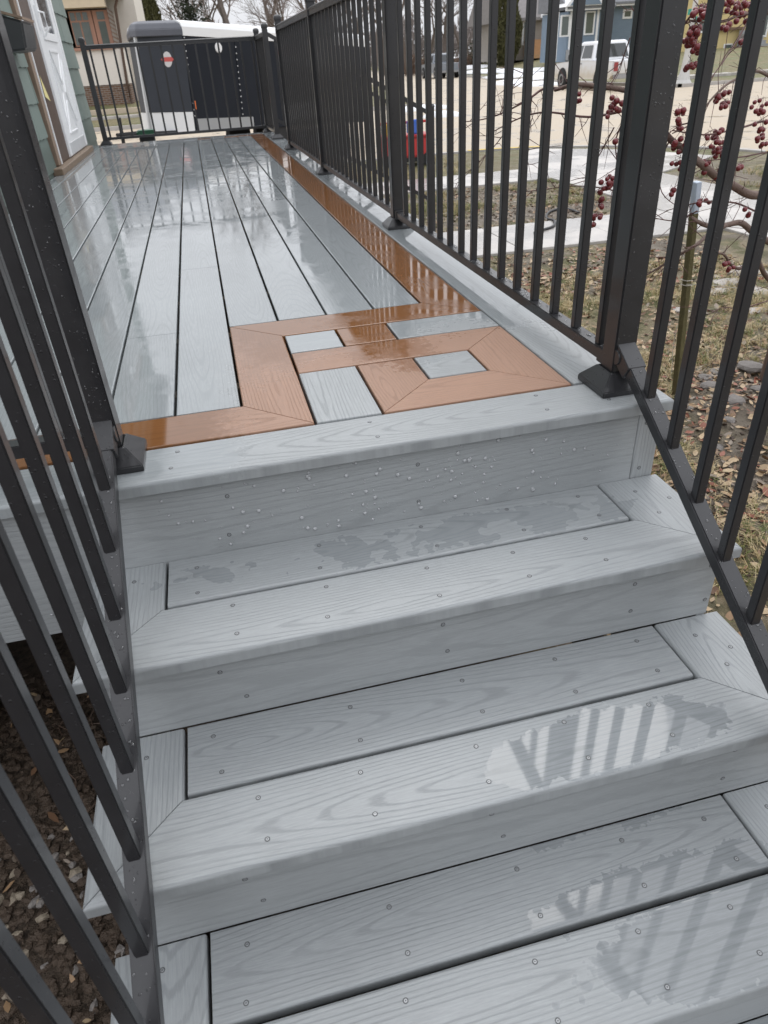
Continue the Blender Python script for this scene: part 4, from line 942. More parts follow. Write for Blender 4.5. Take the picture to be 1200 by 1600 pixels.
M_needle = simple('dark_needles', (.035, .045, .026), .8, .3, .5, 1.5); M_cedar = simple('olive_cedar', (.075, .072, .028), .85, .3, .5, 1.2)
def conifer(name, x, y, me2, sc, label, mat=None, sz=1.0):
    z = max(gz(x, y), RZ); e = empty(name, (x, y, z), label, 'tree'); M = T(x, y, z) @ Matrix.Diagonal((sc, sc, sc*sz, 1))
    inst('trunk', me2[0], M, e); inst('crown', me2[1], M, e)
SP = spruce(21, 10, 2.6); SP2 = spruce(22, 8, 2.4, .8)
conifer('spruce_tree', at(303, 60, y=62).x, 62, SP, .95, 'dark spruce tree rising directly above the trailer roof')
conifer('spruce_tree', at(335, 60, y=78).x, 78, SP2, .55, 'short dim spruce tree to the side of the tall spruce'); conifer('spruce_tree', at(352, 60, y=90).x, 90, SP2, .6, 'second short distant spruce tree close to the forked bare tree')
conifer('spruce_tree', at(768, 60, y=82).x, 82, SP, 1.05, 'dark evergreen standing beside the olive cedar down the street')
def cedar(seed, h, rb):
    R2 = random.Random(seed); t_ = MB().tube([(0,0,-.1),(0,0,h*.8)], [.12, .02], 6).mesh('trunk', M_bark); c = MB()
    for k in range(7000):
        z = R2.random(); rr = rb*math.sin(PI*min(1, (z*.93+.07))**.8)**.6*(.55+.45*R2.random()**.4); a = R2.uniform(0, 2*PI)
        rr *= 1+.18*math.sin(3*a+9*z)+.1*math.sin(7*a-14*z)
        pp = Vector((rr*math.cos(a), rr*math.sin(a), z*h)); d = Vector((R2.gauss(0,.4), R2.gauss(0,.4), 1)).normalized()*R2.uniform(.15,.35); b = Vector((R2.gauss(0,1), R2.gauss(0,1), 0)).normalized()*.07
        c.add([pp-b, pp+b, pp+d], [(0,1,2)])
    return t_, c.mesh('crown', M_cedar)
CD = cedar(5, 6.5, 1.05)
conifer('cedar_tree', at(793, 60, y=72).x, 72, CD, 1.05, 'columnar olive cedar standing in front of the grey house'); conifer('cedar_tree', at(241, 60, y=50).x, 50, CD, .72, 'columnar olive cedar beside the dark house by the trailer', sz=1.1)
# low hedge mass far down the street
def mass(name, x0, x1, y0, y1, h, n, mat, label, seed, w=.35):
    R2 = random.Random(seed); c = MB()
    for _ in range(n):
        pp = Vector((R2.uniform(x0, x1), R2.uniform(y0, y1), 0)); z0 = max(gz(pp.x, pp.y), RZ) if abs(pp.x) < 180 and pp.y < 185 else -.9
        hh = h*(.55+.45*math.sin(pp.x*.35+seed)*math.cos(pp.x*.13)); pp.z = z0+R2.random()**.8*max(hh, .3*h)
        d = Vector((R2.gauss(0,.5), R2.gauss(0,.3), 1)).normalized()*w*R2.uniform(.6,1.8); b = Vector((R2.gauss(0,1), R2.gauss(0,1), R2.gauss(0,.3))).normalized()*w*.14
        c.add([pp-b, pp+b, pp+d], [(0,1,2)])
    tag(c.obj(name, mat), label, 'brush', None, 'stuff')
mass('brush', 22, 33, 84, 90, 2.4, 9000, simple('red_brown_brush', (.17, .115, .085), .9), 'reddish brown leafless brush beyond the far pickup', 4)
mass('far_wood', -70, 130, 150, 172, 9, 26000, simple('far_bare_wood', (.22, .19, .18), .9), 'hazy grey brown band of distant leafless woods', 6, 1.2)
# ------------------------------------------------------------------ street things
M_lamp = simple('pale_concrete_pole', (.55, .54, .52), .8, .3, .1, 5)
lp = empty('street_lamp', (19.9, 29.6, -.9), 'pale flared concrete lamp post with green street sign behind the berries', 'lamp post')
MB().lathe([(.34, -.15), (.34, .0), (.26, .12), (.17, .5), (.13, 1.0), (.10, 3.0), (.08, 7.0)], 12, 0, T(19.9, 29.6, -.9)).obj('pole', M_lamp, lp, smooth=False)
MB().tube([(19.9, 29.6, 5.9), (19.6, 28.8, 6.5), (19.2, 27.6, 6.6)], .05, 6).obj('arm', M_lamp, lp); MB().cbox((19.1, 27.3, 6.58), (.3, .7, .14)).obj('lamp_head', M_lamp, lp, bevel=.03)
M_sign = simple('green_street_sign', (.03, .30, .22), .45); s_ = at(1092, 30, y=29.4)
MB().cbox((s_.x+.25, 29.45, s_.z), (.75, .02, .2)).obj('sign_plate', M_sign, lp); MB().cbox((19.95, 29.75, s_.z+.28), (.02, .7, .2)).obj('sign_plate', M_sign, lp)
# red cart with black base on the boulevard
M_red = simple('red_plastic', (.50, .035, .035), .4, .5, .2, 6)
c0 = Vector((2.62, 11.25, GZ))
rc = empty('red_cart', tuple(c0), 'red plastic cart piled with blue and yellow things beside the street', 'cart')
def cb(nm, a, b, mat, bev=.01): return MB().box((c0.x+a[0], c0.y+a[1], c0.z+a[2]), (c0.x+b[0], c0.y+b[1], c0.z+b[2])).obj(nm, mat, rc, bevel=bev)
cb('base', (-.42, -.28, .06), (.42, .28, .12), M_tyre); cb('bin', (-.40, -.26, .121), (.40, .26, .42), M_red, .03)
cb('rim', (-.42, -.28, .421), (.42, .28, .45), M_red)
for x_ in (-.38, 0, .38): cb('upright', (x_-.02, -.02, .451), (x_+.02, .02, .60), M_tyre)
cb('crossbar', (-.42, -.02, .601), (.42, .02, .64), M_red)
for x_ in (-.32, .32):
    for y_ in (-.26, .26): MB().lathe([(.10, -.03), (.10, .03)], 14, 0, T(c0.x+x_, c0.y+y_, c0.z+.09) @ Matrix.Rotation(PI/2, 4, 'X')).obj('wheel', M_tyre, rc)
b_ = MB().box((c0.x+.02, c0.y-.15, c0.z+.451), (c0.x+.26, c0.y-.03, c0.z+.66)).obj('storage_tub', simple('blue_plastic', (.05, .15, .55), .4), bevel=.02); tag(b_, 'small blue tub standing in the red cart', 'tub')
b_ = MB().box((c0.x-.36, c0.y-.15, c0.z+.451), (c0.x-.10, c0.y-.03, c0.z+.62)).obj('storage_tub', simple('yellow_plastic', (.65, .45, .04), .4), bevel=.02); tag(b_, 'small yellow tub standing in the red cart', 'tub')
# green lidded bin behind the far railing
gb = empty('lidded_bin', (at(229, 210, y=8.9).x, 8.9, GZ), 'black bin with dark green lid just outside the far railing', 'bin')
x_ = at(229, 210, y=8.9).x
MB().box((x_-.09, 8.8, GZ-.02), (x_+.09, 9.0, -.02)).obj('bin_body', M_tyre, gb, bevel=.01); MB().box((x_-.11, 8.78, -.018), (x_+.11, 9.02, .05)).obj('lid', simple('dark_green_lid', (.02, .10, .05), .4), gb, bevel=.015)
# snow left on the far lawns
M_snow = simple('old_snow', (.80, .81, .83), .7, .4, .1, 3, .4)
def snow(x, y, ax, ay, h, seed):
    R2 = random.Random(seed); mb = MB(); n = 22; rs_ = []
    f = [1+.28*math.sin(2*PI*i/n*2+seed)+.18*math.sin(2*PI*i/n*5+seed*2)+R2.uniform(-.08,.08) for i in range(n)]
    for k, (s, z) in enumerate(((1, -.25), (1, .02), (.8, .6), (.45, .95), (.08, 1.0))):
        rs_.append([(x+ax*s*f[i]*math.cos(2*PI*i/n), y+ay*s*f[i]*math.sin(2*PI*i/n), max(gz(x, y), RZ)+z*h) for i in range(n)])
    mb.rings(rs_); tag(mb.obj('snow_patch', M_snow, smooth=True), 'low patch of old white snow beside the far street', 'snow', 'snow patches across the street')
for i, (u, v, z, ax, ay, h) in enumerate(((800, 132, -1.02, .7, 3.2, .25), (840, 134, -1.02, .8, 1.6, .22), (770, 108, -.6, 2.5, 4, .25), (740, 104, -.5, 2.5, 3, .3), (815, 107, -.45, 3.2, 2.2, .18), (845, 100, -.3, 3.2, 2, .18), (705, 100, -.6, 4, 3, .3), (655, 104, -.7, 3, 4, .35), (880, 103, -.3, 2, 3, .2))):
    q = at(u, v, z=z); snow(q.x, q.y, ax, ay, h, i+1)
for i, (x, y, ax, ay) in enumerate(((at(655, 172, z=RZ).x, at(655, 172, z=RZ).y, .9, .8), (at(690, 182, z=RZ).x, at(690, 182, z=RZ).y, .5, .7))):
    snow(x, y, ax, ay, .16, 20+i)
# ------------------------------------------------------------------ crab apple tree
M_cbark = simple('crab_apple_bark', (.155, .105, .085), .7, .4, .35, 30, .5); M_ctwig = simple('reddish_twig', (.115, .055, .05), .6, .4, .3, 40)
M_berry = simple('dark_red_crab_apple', (.16, .018, .022), .28, .6, .45, 90)
ct = empty('crab_apple_tree', (1.98, 1.55, GZ), 'crab apple tree with dark red fruit on bare branches beside the stairs', 'tree')
def dep(u):
    t_ = [(700, 1.62), (750, 1.5), (870, 1.32), (1000, 1.15), (1100, 1.05), (1200, 1.40), (1260, 1.55)]
    for (a, b), (c, d) in zip(t_[:-1], t_[1:]):
        if u <= c: return b+(d-b)*max(0, (u-a)/(c-a))
    return 1.55
def P3(u, v, dy=0): return at(u, v, y=dep(u)+dy)
def smooth_path(pts, n=5):
    pts = [Vector(q) for q in pts]; out = []
    for i in range(len(pts)-1):
        p0, p1, p2, p3 = pts[max(i-1,0)], pts[i], pts[i+1], pts[min(i+2,len(pts)-1)]
        for k in range(n):
            t_ = k/n; out.append(.5*((2*p1)+(p2-p0)*t_+(2*p0-5*p1+4*p2-p3)*t_*t_+(3*p1-p0-3*p2+p3)*t_**3))
    return out+[pts[-1]]
tb0 = Vector((1.98, 1.55, GZ-.05))
MB().tube(smooth_path([tb0, tb0+Vector((.0,.0,.28)), tb0+Vector((.03,.0,.6)), tb0+Vector((.10,.02,1.0)), tb0+Vector((.14,.05,1.5)), tb0+Vector((.20,.05,2.3))], 5), [.055-.0016*i for i in range(26)], 9).obj('trunk', M_cbark, ct, smooth=True)
R3 = random.Random(31)
for k, (hz, az, el) in enumerate(((1.45, .3, .9), (1.7, 1.6, .8), (1.9, 2.9, .9), (2.1, 4.1, 1.0), (2.2, 5.3, .7), (1.3, 5.0, .5), (1.55, 3.6, .6))):
    q0 = tb0+Vector((.12+.03*(hz-1), .04, hz)); dv = Vector((math.cos(az), math.sin(az), el)); pts_ = [q0+dv*(.14*i)+Vector((R3.gauss(0,.02), R3.gauss(0,.02), .015*i*i*(.5 if i < 4 else .2))) for i in range(7)]
    mb = MB(); limb(mb, smooth_path(pts_, 3), .013, .003, 6); br_ = mb.obj('branch', M_cbark, ct, smooth=True); tw = MB()
    for q in pts_[2:]:
        for _ in range(4): tw.tube([q, q+Vector((R3.gauss(0,.08), R3.gauss(0,.08), R3.gauss(.03,.08)))], [.002, .0008], 4)
    tw.obj('twigs', M_ctwig, br_)['kind'] = 'stuff'
def attach(u, v): return P3(u, v)
BR = [  # px polyline, start radius, end radius
 ([(1262,330),(1225,312),(1192,306),(1170,304),(1149,292),(1125,279),(1110,268),(1093,255),(1067,232),(1048,217),(1020,180),(992,150),(976,140),(930,135),(899,133),(867,141)], .019, .006),
 ([(1250,420),(1210,385),(1179,366),(1159,349),(1136,352),(1110,353),(1093,349),(1080,340)], .016, .006),
 ([(1136,352),(1110,364),(1091,380),(1071,392),(1040,412),(1005,432)], .009, .003),
 ([(1245,460),(1200,436),(1180,400),(1170,409),(1157,420),(1144,414),(1132,399),(1118,396)], .012, .004),
 ([(1000,168),(976,173),(920,182),(864,175),(832,178),(800,190),(770,205)], .005, .0018),
 ([(880,138),(850,139),(832,150),(810,165),(780,179),(752,187),(720,190)], .005, .0015),
 ([(1240,60),(1200,20),(1176,21),(1155,24),(1134,33),(1110,34),(1078,31)], .008, .002),
 ([(1140,-20),(1110,3),(1095,13),(1076,28),(1064,50),(1058,62)], .005, .002),
 ([(1215,5),(1176,27),(1152,63),(1122,106),(1100,135)], .004, .0012),
 ([(1230,140),(1186,112),(1158,120),(1134,133),(1110,156),(1085,190),(1050,208)], .006, .002),
 ([(1230,210),(1200,190),(1165,198),(1135,205),(1100,211),(1050,204)], .005, .002),
 ([(1240,235),(1200,238),(1160,245),(1120,250),(1090,252)], .004, .0015),
 ([(985,170),(962,215),(966,260),(975,300),(985,330)], .003, .0012), ([(960,200),(940,235),(925,262),(915,285)], .0025, .001),
 ([(1180,330),(1150,318),(1120,316),(1100,314),(1068,322),(1040,330)], .004, .0015),
 ([(1048,217),(1030,255),(1035,300),(1058,322)], .003, .0012), ([(1005,330),(965,300),(930,292),(890,290),(850,296),(820,300)], .003, .001),
 ([(1090,330),(1060,345),(1030,342),(1005,335)], .003, .001), ([(1200,470),(1160,482),(1130,480),(1105,492)], .003, .001), ([(1110,260),(1125,300),(1135,330)], .003, .001),
 ([(1071,392),(1050,400),(1020,402),(990,398)], .003, .001), ([(1020,180),(1010,100),(1000,40),(985,10)], .004, .0015), ([(985,60),(965,110),(950,140)], .002, .001),
 ([(800,190),(775,225),(740,262),(715,285)], .0022, .0008), ([(832,150),(826,190),(818,235),(812,260)], .0018, .0007), ([(780,179),(800,140),(822,110)], .002, .0008), ([(1085,190),(1062,196),(1045,210)], .003, .001)]
for pts, r0, r1 in BR:
    path = smooth_path([P3(u+R3.uniform(-1,1), v+R3.uniform(-1,1), .03*math.sin(i*1.7)) for i, (u, v) in enumerate(pts)], 4)
    mb = MB(); limb(mb, path, r0, r1, 7)
    big = r0 > .0055
    # side twigs
    tw = MB()
    for q, nx_ in zip(path[1:-1], path[2:]):
        if R3.random() < .62:
            d = (nx_-q).normalized(); s = Vector((R3.gauss(0,1), R3.gauss(0,1), R3.gauss(-.25,1))).normalized()
            d2 = (d*.6+s).normalized(); L = R3.uniform(.03, .16); a = q; m_1 = a+d2*L*.5+Vector((0,0,R3.uniform(-.01,.01))); b = a+d2*L+Vector((R3.gauss(0,.012),R3.gauss(0,.012),R3.gauss(-.008,.012)))
            tw.tube([a, m_1, b], [.0016, .0012, .0006], 4)
            if R3.random() < .5: tw.tube([m_1, m_1+(d2+Vector((R3.gauss(0,.8), R3.gauss(0,.8), R3.gauss(0,.8)))).normalized()*L*.5], [.0011, .0005], 3)
    br = mb.obj('branch', M_cbark if big else M_ctwig, ct, smooth=True)
    if tw.v: tw.obj('twigs', M_ctwig, br)['kind'] = 'stuff'
BER = [(1102,18,9,12),(1160,10,16,13),(1150,22,12,8),(1086,44,9,9),(1080,66,9,10),(1093,76,10,9),(1078,104,8,6),(1163,66,8,7),(1134,42,6,4),(1130,148,10,7),(1131,166,8,6),(1060,192,9,5),(1070,222,11,9),(1056,232,8,5),(1120,222,12,10),(1128,238,10,8),(1112,215,8,5),(1190,170,12,9),(1192,198,10,8),(1188,222,7,3),(1195,225,4,2),(1068,262,6,4),(1055,256,4,2),(1108,256,7,4),(1124,272,7,5),(1157,262,5,3),(1100,316,8,4),(1092,318,4,2),(962,163,10,7),(955,172,9,5),(950,285,8,8),(944,298,8,6),(938,318,7,5),(932,340,6,6),(928,352,5,3),(1133,417,7,4),(1146,421,4,1),(1158,428,3,1),(904,150,5,2),(908,158,4,2),(1064,175,8,4),(1170,330,6,3),(1186,345,6,3),(1150,490,5,2),(1072,288,6,3),(1100,268,5,2),(960,222,4,1),(1045,300,5,2),(1180,15,10,6),(1090,20,8,5),(1140,5,9,6)]
ME_be = MB(); 
ME_be.lathe([(.0, -.0075), (.0040, -.0066), (.0068, -.0035), (.0076, 0), (.0070, .0035), (.0045, .0064), (.0015, .0070), (.0, .0062)], 9); ME_be = ME_be.mesh('berry', M_berry, True)
stalk = MB()
for u, v, sp, n in BER:
    c = P3(u, v-sp-4)
    for _ in range(n):
        uu, vv = u+R3.gauss(0, sp*.62), v+R3.gauss(0, sp*.62)
        q = P3(uu, vv, R3.uniform(-.05, .05)); s = R3.uniform(1.0, 1.45)
        inst('berry', ME_be, T(*q) @ Matrix.Rotation(R3.uniform(-.6,.6), 4, 'X') @ Matrix.Rotation(R3.uniform(-.6,.6), 4, 'Y') @ Matrix.Scale(s, 4), ct)
        stalk.tube([q+Vector((0,0,.0055)), q.lerp(c, .5)+Vector((R3.gauss(0,.004),0,.004)), c+Vector((R3.gauss(0,.008),R3.gauss(0,.008),R3.gauss(0,.005)))], [.0006,.0006,.0008], 3)
stalk.obj('fruit_stalks', M_ctwig, ct)['kind'] = 'stuff'
# stake with tag and string
sk = empty('garden_stake', (1.40, 1.50, GZ), 'mossy wooden stake with a pale blue painted top tied to the berry tree', 'stake')
M_stk = simple('mossy_stake_wood', (.13, .115, .055), .85, .3, .45, 25, .5)
sa, sb_ = Vector((1.40, 1.50, GZ-.08)), at(1089, 284, y=1.50)
L = (sb_-sa); rot = L.to_track_quat('Z', 'Y').to_matrix().to_4x4(); Ls = L.length
MS = T(*sa) @ rot
inst('stake_shaft', MB().box((-.018, -.012, 0), (.018, .012, Ls*.885)).mesh('stake_shaft', M_stk, bevel=.002), MS, sk)
inst('painted_top', MB().box((-.0185, -.0125, Ls*.8852), (.0185, .0125, Ls)).mesh('painted_top', simple('pale_blue_paint', (.50, .57, .66), .6), bevel=.002), MS, sk)
stg_ = MB()
for h_ in (.62, .60): 
    z_ = Ls*h_; stg_.tube([(-.021,-.015,z_),(.021,-.015,z_+.004),(.021,.015,z_),(-.021,.015,z_-.003),(-.021,-.015,z_)], .0018, 4)
stg_.tube([(.021,-.015,Ls*.61),(.12,.0,Ls*.63),(.35,.03,Ls*.66)], .0015, 4); stg_.tube([(-.02,-.016,Ls*.42),(-.028,-.02,Ls*.30),(-.022,-.018,Ls*.2)], .0018, 4)
inst('string', stg_.mesh('string', simple('pale_twine', (.55, .52, .45), .8)), MS, sk)
# black hose on the lawn
hp = [at(u, v, z=GZ+.012) for u, v in ((905,331),(892,326),(875,324.6),(858,330),(854,339),(866,347),(864,355.6),(849,361),(835,366))]
for q in hp: q.z = max(gz(q.x, q.y), ZP if 4.7 < q.y < 5.75 else -9)+.013
tag(MB().tube(smooth_path(hp, 6), .0135, 8).obj('garden_hose', simple('black_rubber_hose', (.02, .02, .022), .5), smooth=True), 'black hose curling from the lawn onto the concrete walkway', 'hose')
# stones
def stone_mesh(seed):
    R2 = random.Random(seed); bm = bmesh.new(); bmesh.ops.create_icosphere(bm, subdivisions=2, radius=1.0)
    ph = [R2.uniform(0, 6) for _ in range(6)]
    for v in bm.verts:
        c = v.co; f = 1+.16*math.sin(2.3*c.x+ph[0])+.14*math.sin(2.9*c.y+ph[1])+.1*math.sin(4.5*c.x+3.3*c.z+ph[2])+.06*math.sin(7*c.y+ph[3]); v.co = c*f
    me_ = bpy.data.meshes.new('stone'); bm.to_mesh(me_); bm.free(); return me_
M_stone = simple('grey_field_stone', (.21, .19, .175), .7, .4, .3, 18, .5); M_stone2 = simple('pale_field_stone', (.42, .39, .36), .75, .4, .2, 14, .4)
SM = [stone_mesh(i) for i in range(4)]
for m_1 in SM: m_1.materials.append(M_stone)
SM2 = [stone_mesh(10+i) for i in range(3)]
for m_1 in SM2: m_1.materials.append(M_stone2)
for i, (u, v, w) in enumerate(((1120,581,.045),(1101,592,.04),(1112,606,.05),(1148,630,.05),(1172,577,.07),(1090,577,.022),(1140,660,.03),(1187,610,.04),(1075,640,.03),(1120,700,.025))):
    q = at(u, v, z=GZ); inst_ = inst('stone', SM[i % 4], T(q.x, q.y, gz(q.x, q.y)+w*.12) @ Matrix.Rotation(i*1.3, 4, 'Z') @ Matrix.Diagonal((w*1.15, w*.85, w*.42, 1)))
    tag(inst_, 'flat grey stone half sunk among dead leaves near the stake', 'stone', 'grey stones under the berry tree')
for i, (u, v, w) in enumerate(((1135,440,.10),(1160,425,.14),(1180,455,.10),(1120,455,.08),(1060,486,.05),(1110,432,.09),(1178,485,.07))):
    q = at(u, v, z=GZ); inst_ = inst('stone', SM2[i % 3], T(q.x, q.y, gz(q.x, q.y)-w*.05) @ Matrix.Rotation(i*2.1, 4, 'Z') @ Matrix.Diagonal((w*1.2, w*.9, w*.28, 1)))
    tag(inst_, 'flat pale stone in the lawn behind the stake', 'stone', 'pale stones in the lawn')
# ------------------------------------------------------------------ ground litter
def leaf_obj(name, n, region, cols, size, label, seed, cat='leaves', clump=None):
    R2 = random.Random(seed); mb = MB(); k = 0
    while k < n:
        x, y = R2.uniform(*region[0]), R2.uniform(*region[1])
        if -1.07 < x < .17 and -1.26 < y < -.1: continue
        if clump and vn1(x, y, clump, seed) < R2.random()*.95: continue
        k += 1; z = gz(x, y)+R2.uniform(.002, .016); s = R2.uniform(*size); a = R2.uniform(0, 2*PI); cu = R2.uniform(-.35, .5); w = R2.uniform(.32, .6)
        M = T(x, y, z) @ Matrix.Rotation(a, 4, 'Z') @ Matrix.Rotation(R2.gauss(0, .35), 4, 'X') @ Matrix.Rotation(R2.gauss(0, .3), 4, 'Y')
        mb.add([(-.5*s,0,0),(-.15*s,-w*s*.5,.1*s*cu),(-.15*s,w*s*.5,.16*s*cu),(.2*s,-w*s*.42,.1*s*cu),(.2*s,w*s*.42,.1*s*cu),(.55*s,0,.25*s*cu),(.02*s,0,-.06*s*abs(cu))], [(0,1,6),(0,6,2),(1,3,6),(2,6,4),(3,5,6),(4,6,5)], R2.randrange(len(cols)), M)
    return tag(mb.obj(name, cols), label, cat, None, 'stuff')
LC = [simple('leaf_%s' % n_, c, .5, .4, .3, 40) for n_, c in (('tan', (.30, .19, .105)), ('brown', (.15, .082, .045)), ('rust', (.24, .085, .05)), ('grey', (.22, .175, .135)), ('pale', (.42, .31, .19)))]
leaf_obj('fallen_leaves', 9500, ((.18, 3.4), (-1.3, 4.6)), LC+[LC[0], LC[4]], (.024, .062), 'dead brown and rust leaves strewn over the lawn by the stairs', 1, clump=1.6)
leaf_obj('fallen_leaves', 5200, ((.18, 1.9), (-1.3, 2.2)), LC+[LC[4], LC[0]], (.016, .045), 'finer broken leaf litter close beside the stairs and stake', 11, clump=3.0)
leaf_obj('fallen_leaves', 2600, ((.9, 3.9), (5.8, 8.3)), [LC[0], LC[1], LC[3], LC[3]], (.03, .06), 'grey brown leaf litter on the lawn strip beyond the walkway', 2)
leaf_obj('fallen_leaves', 420, ((-2.2, -1.07), (-1.6, .5)), [LC[0], LC[1], LC[3], LC[4]], (.015, .042), 'few dead leaves on the dark mud left of the stairs', 3)
def grass_obj(name, n, region, cols, h, label, seed, dens=3.0, per=14):
    R2 = random.Random(seed); mb = MB(); k = 0
    while k < n:
        x, y = R2.uniform(*region[0]), R2.uniform(*region[1])
        if -1.08 < x < .19 and -1.27 < y < -.1: continue
        if vn1(x, y, dens, seed) < .30+.45*R2.random(): continue
        k += 1; z = gz(x, y)-.004; ci = R2.randrange(len(cols)); lean = R2.uniform(0, 2*PI)
        for _ in range(per):
            a = lean+R2.gauss(0, .9); hh = R2.uniform(*h); r_1 = R2.uniform(0, .03); b_1 = R2.uniform(0, 2*PI); fl = R2.uniform(.5, 1.5)
            px_, py_ = x+r_1*math.cos(b_1), y+r_1*math.sin(b_1); dx, dy = math.cos(a), math.sin(a); w = .0013
            m1 = (px_+dx*hh*fl*.4, py_+dy*hh*fl*.4, z+hh*.55); tip = (px_+dx*hh*fl, py_+dy*hh*fl, z+hh*R2.uniform(.25, .75))
            mb.add([(px_-dy*w, py_+dx*w, z), (px_+dy*w, py_-dx*w, z), (m1[0]+dy*w*.8, m1[1]-dx*w*.8, m1[2]), (m1[0]-dy*w*.8, m1[1]+dx*w*.8, m1[2]), tip], [(0,1,2,3),(3,2,4)], ci)
    return tag(mb.obj(name, cols), label, 'grass', None, 'stuff')
GC = [simple('grass_%s' % n_, c, .6, .35, .25, 60) for n_, c in (('straw', (.40, .30, .15)), ('pale', (.50, .41, .235)), ('olive', (.20, .19, .06)), ('green', (.13, .16, .045)))]
grass_obj('lawn_grass', 4200, ((.2, 3.4), (-1.3, 3.8)), [GC[0], GC[1], GC[0], GC[1], GC[2], GC[3]], (.02, .075), 'tufts of dry straw coloured and green grass beside the stairs', 4)
grass_obj('lawn_grass', 900, ((.9, 3.9), (6.6, 8.35)), [GC[0], GC[2], GC[3]], (.03, .08), 'thin grass along the far edge of the lawn by the sidewalk', 5)
grass_obj('lawn_grass', 700, ((-1.0, 3.4), (9.5, 12.1)), [GC[0], GC[1], GC[2]], (.04, .10), 'dry yellow grass on the boulevard strip by the kerb', 6, per=12)
grass_obj('lawn_grass', 700, ((5.4, 7.7), (3.0, 7.8)), [GC[0], GC[2], GC[3]], (.04, .10), 'dull green grass on the boulevard strip behind the berry tree', 7, per=12)
# pebbles and clods in the mud
def pebbles(name, n, region, meshes, size, label, seed, cl=1.3, cat='gravel'):
    R2 = random.Random(seed); mb = MB(); k = 0
    while k < n:
        x, y = R2.uniform(*region[0]), R2.uniform(*region[1])
        if -1.07 < x < .17 and -1.26 < y < -.1: continue
        if vn1(x, y, cl, seed) < .35+.5*R2.random(): continue
        k += 1; s = R2.uniform(*size)**1.0; me_ = meshes[R2.randrange(len(meshes))]
        M = T(x, y, gz(x, y)+s*.15) @ Matrix.Rotation(R2.uniform(0,6), 4, 'Z') @ Matrix.Rotation(R2.gauss(0,.3), 4, 'X') @ Matrix.Diagonal((s, s*R2.uniform(.6,.9), s*R2.uniform(.4,.7), 1))
        mb.add([v.co for v in me_.vertices], [tuple(q.vertices) for q in me_.polygons], R2.randrange(3), M)
    return tag(mb.obj(name, [M_stone, M_peb, M_clod]), label, cat, None, 'stuff')
M_peb = simple('muddy_tan_pebble', (.27, .225, .17), .6, .4, .35, 40, .3)
M_clod = simple('wet_mud_clod', (.075, .052, .036), .55, .4, .4, 50, .6)
def ico1(seed):
    R2 = random.Random(seed); bm = bmesh.new(); bmesh.ops.create_icosphere(bm, subdivisions=1, radius=1.0)
    for v in bm.verts: v.co *= R2.uniform(.78, 1.15)
    me_ = bpy.data.meshes.new('pebble'); bm.to_mesh(me_); bm.free(); return me_
PB = [ico1(i) for i in range(5)]
pebbles('pebbles', 420, ((-1.75, -1.08), (-1.1, -.15)), PB, (.005, .018), 'small pale pebbles in the wet mud left of the stairs', 8, 1.4)
M_keep = (M_stone, M_peb); M_stone, M_peb = M_clod, M_clod
pebbles('mud_clods', 5200, ((-1.95, -1.05), (-1.5, .4)), PB, (.003, .017), 'dark crumbly wet mud clods left of the stairs', 9, 1.0, 'mud')
pebbles('mud_clods', 2200, ((.18, 2.2), (-1.2, 2.0)), PB, (.003, .014), 'crumbly brown soil clods between the lawn grass', 10, 3.0, 'mud')
M_stone, M_peb = M_keep
tw_ = MB(); R2 = random.Random(77)
for _ in range(70):
    x, y = R2.uniform(-2.3, -1.08), R2.uniform(-1.7, .3); a = R2.uniform(0, 6); L = R2.uniform(.04, .16); z = gz(x, y)+.012
    tw_.tube([(x, y, z), (x+L*.5*math.cos(a), y+L*.5*math.sin(a), z+R2.uniform(0,.012)), (x+L*math.cos(a+.3), y+L*math.sin(a+.3), z+R2.uniform(-.01,.006))], [.0025, .002, .001], 4)
tag(tw_.obj('twig_litter', simple('damp_twig', (.10, .065, .045), .7)), 'thin damp twigs and roots scattered over the mud', 'twigs', None, 'stuff')
tag(MB().tube(smooth_path([(-1.31, -.98, gz(-1.31,-.98)+.01), (-1.27, -.9, gz(-1.27,-.9)+.016), (-1.265, -.8, gz(-1.265,-.8)+.014), (-1.24, -.7, gz(-1.24,-.7)+.005)], 4), [.006]*13, 6).obj('root', simple('brown_root', (.16, .10, .06), .7), smooth=True), 'thick brown root lying across the mud beside the stairs', 'root')
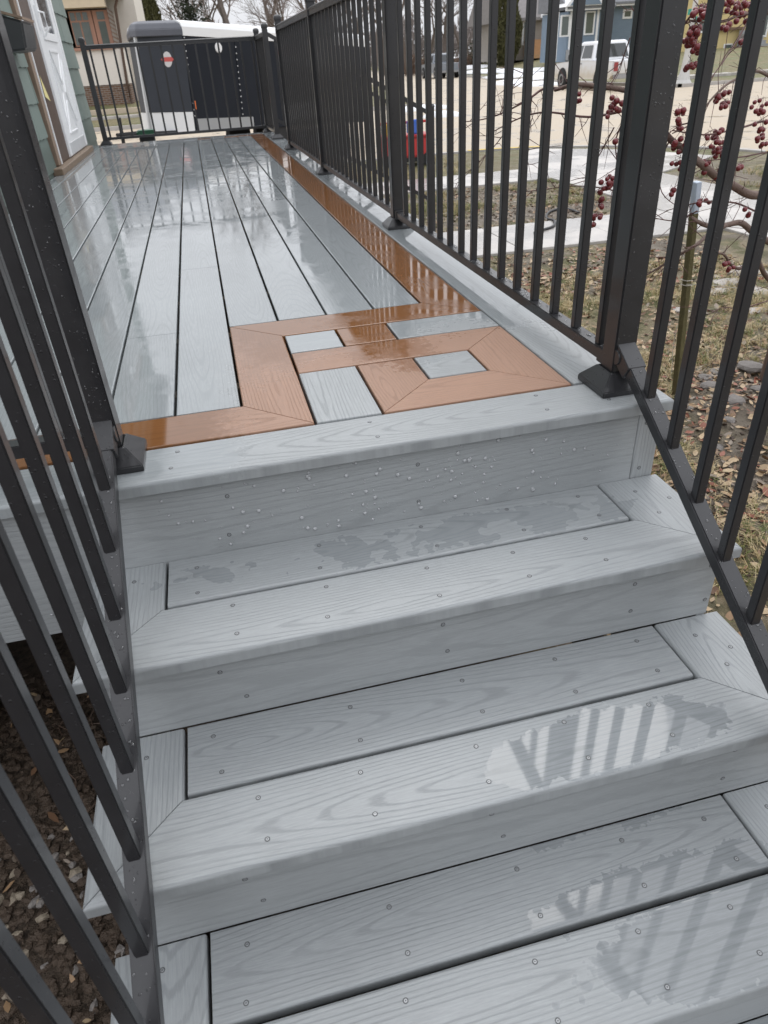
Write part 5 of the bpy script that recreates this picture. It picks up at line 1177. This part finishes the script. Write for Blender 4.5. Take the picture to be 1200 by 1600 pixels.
# ------------------------------------------------------------------ rain drops
def drop_mat(name='rain_water', sky_glint=.34):
    t = NT(name); fr = t.n('Fresnel', {'IOR': 1.4}).outputs[0]
    tr = t.n('BsdfTransparent'); gl = t.n('BsdfGlossy', {'Roughness': .04}); mx = t.n('MixShader', {0: t.m('MULTIPLY_ADD', fr, 1.6, .02, clamp=True)})
    df = t.n('BsdfDiffuse', {'Color': (.9, .92, .94)}); m2 = t.n('MixShader', {0: sky_glint})  # white diffuse share stands in for bright sky refracted in the drops
    t.t.links.new(tr.outputs[0], m2.inputs[1]); t.t.links.new(df.outputs[0], m2.inputs[2])
    t.t.links.new(m2.outputs[0], mx.inputs[1]); t.t.links.new(gl.outputs[0], mx.inputs[2]); t.t.links.new(mx.outputs[0], t.out.inputs[0]); return t.mat
M_drop = drop_mat(); dr = MB(); R2 = random.Random(9)
def dome(c, r, M, sx=1.0, sy=1.0):
    prof = [(1.0, -.05), (.95, .28), (.72, .55), (.35, .70), (.04, .74)]
    dr.rings([[(r*sx*a*math.cos(2*PI*i/8), r*sy*a*math.sin(2*PI*i/8)*(1.25 if math.sin(2*PI*i/8) < 0 else .9), r*z) for i in range(8)] for a, z in prof], 0, True, T(*c) @ M)
for _ in range(150):
    x = R2.choice((R2.uniform(-.92, .06), R2.gauss(-.55, .14), R2.gauss(-.30, .14))); z = R2.uniform(-.175, -.035); r = R2.choice((.0014, .0018, .0024, .0034, .0046))
    if -.92 < x < .08: dome((x, -.13, z), r, FACEY)
for x in [R2.uniform(-.8, .06) for _ in range(22)]: dome((x, -.1408, R2.uniform(-.021, -.012)), R2.uniform(.0012, .003), FACEY)
for _ in range(14): dome((R2.uniform(-1.6, -1.08), -.13, R2.uniform(-.29, -.04)), R2.uniform(.0015, .0035), FACEY)
tag(dr.obj('rain_drops', M_drop, smooth=True), 'rain drops clinging to the front edge and fascia of the deck', 'water drops', None, 'stuff')
dr = MB()
for xx in (XL, XR):
    for _ in range(170):
        z = R2.uniform(.06, .92); r = R2.choice((.0007, .0009, .0012, .0018))
        dome((xx+R2.uniform(-.022, .022), YP-PW/2, z), r, FACEY)
    f_ = (lambda y: .0278+.6405*(y+.1762)) if xx == XR else (lambda y: .0190+.655*(y+.1792))
    th = math.atan(.645)
    for _ in range(120):
        y = R2.uniform(-.95, -.12); dome((xx+R2.uniform(-.013, .013), y, f_(y)), R2.choice((.0008, .0012, .0018, .0026)), Matrix.Rotation(th, 4, 'X'))
for i in range(260): 
    y = R2.uniform(0, 3.5); dome((XR+R2.uniform(-.013, .013), y, ZR1), R2.choice((.001, .0016, .003, .004)), Matrix.Identity(4), R2.uniform(.8,1.4), R2.uniform(.8,1.6))
tag(dr.obj('rain_drops', drop_mat('rain_water_on_metal', .05), smooth=True), 'rain drops beading on the black rails and posts', 'water drops', None, 'stuff')
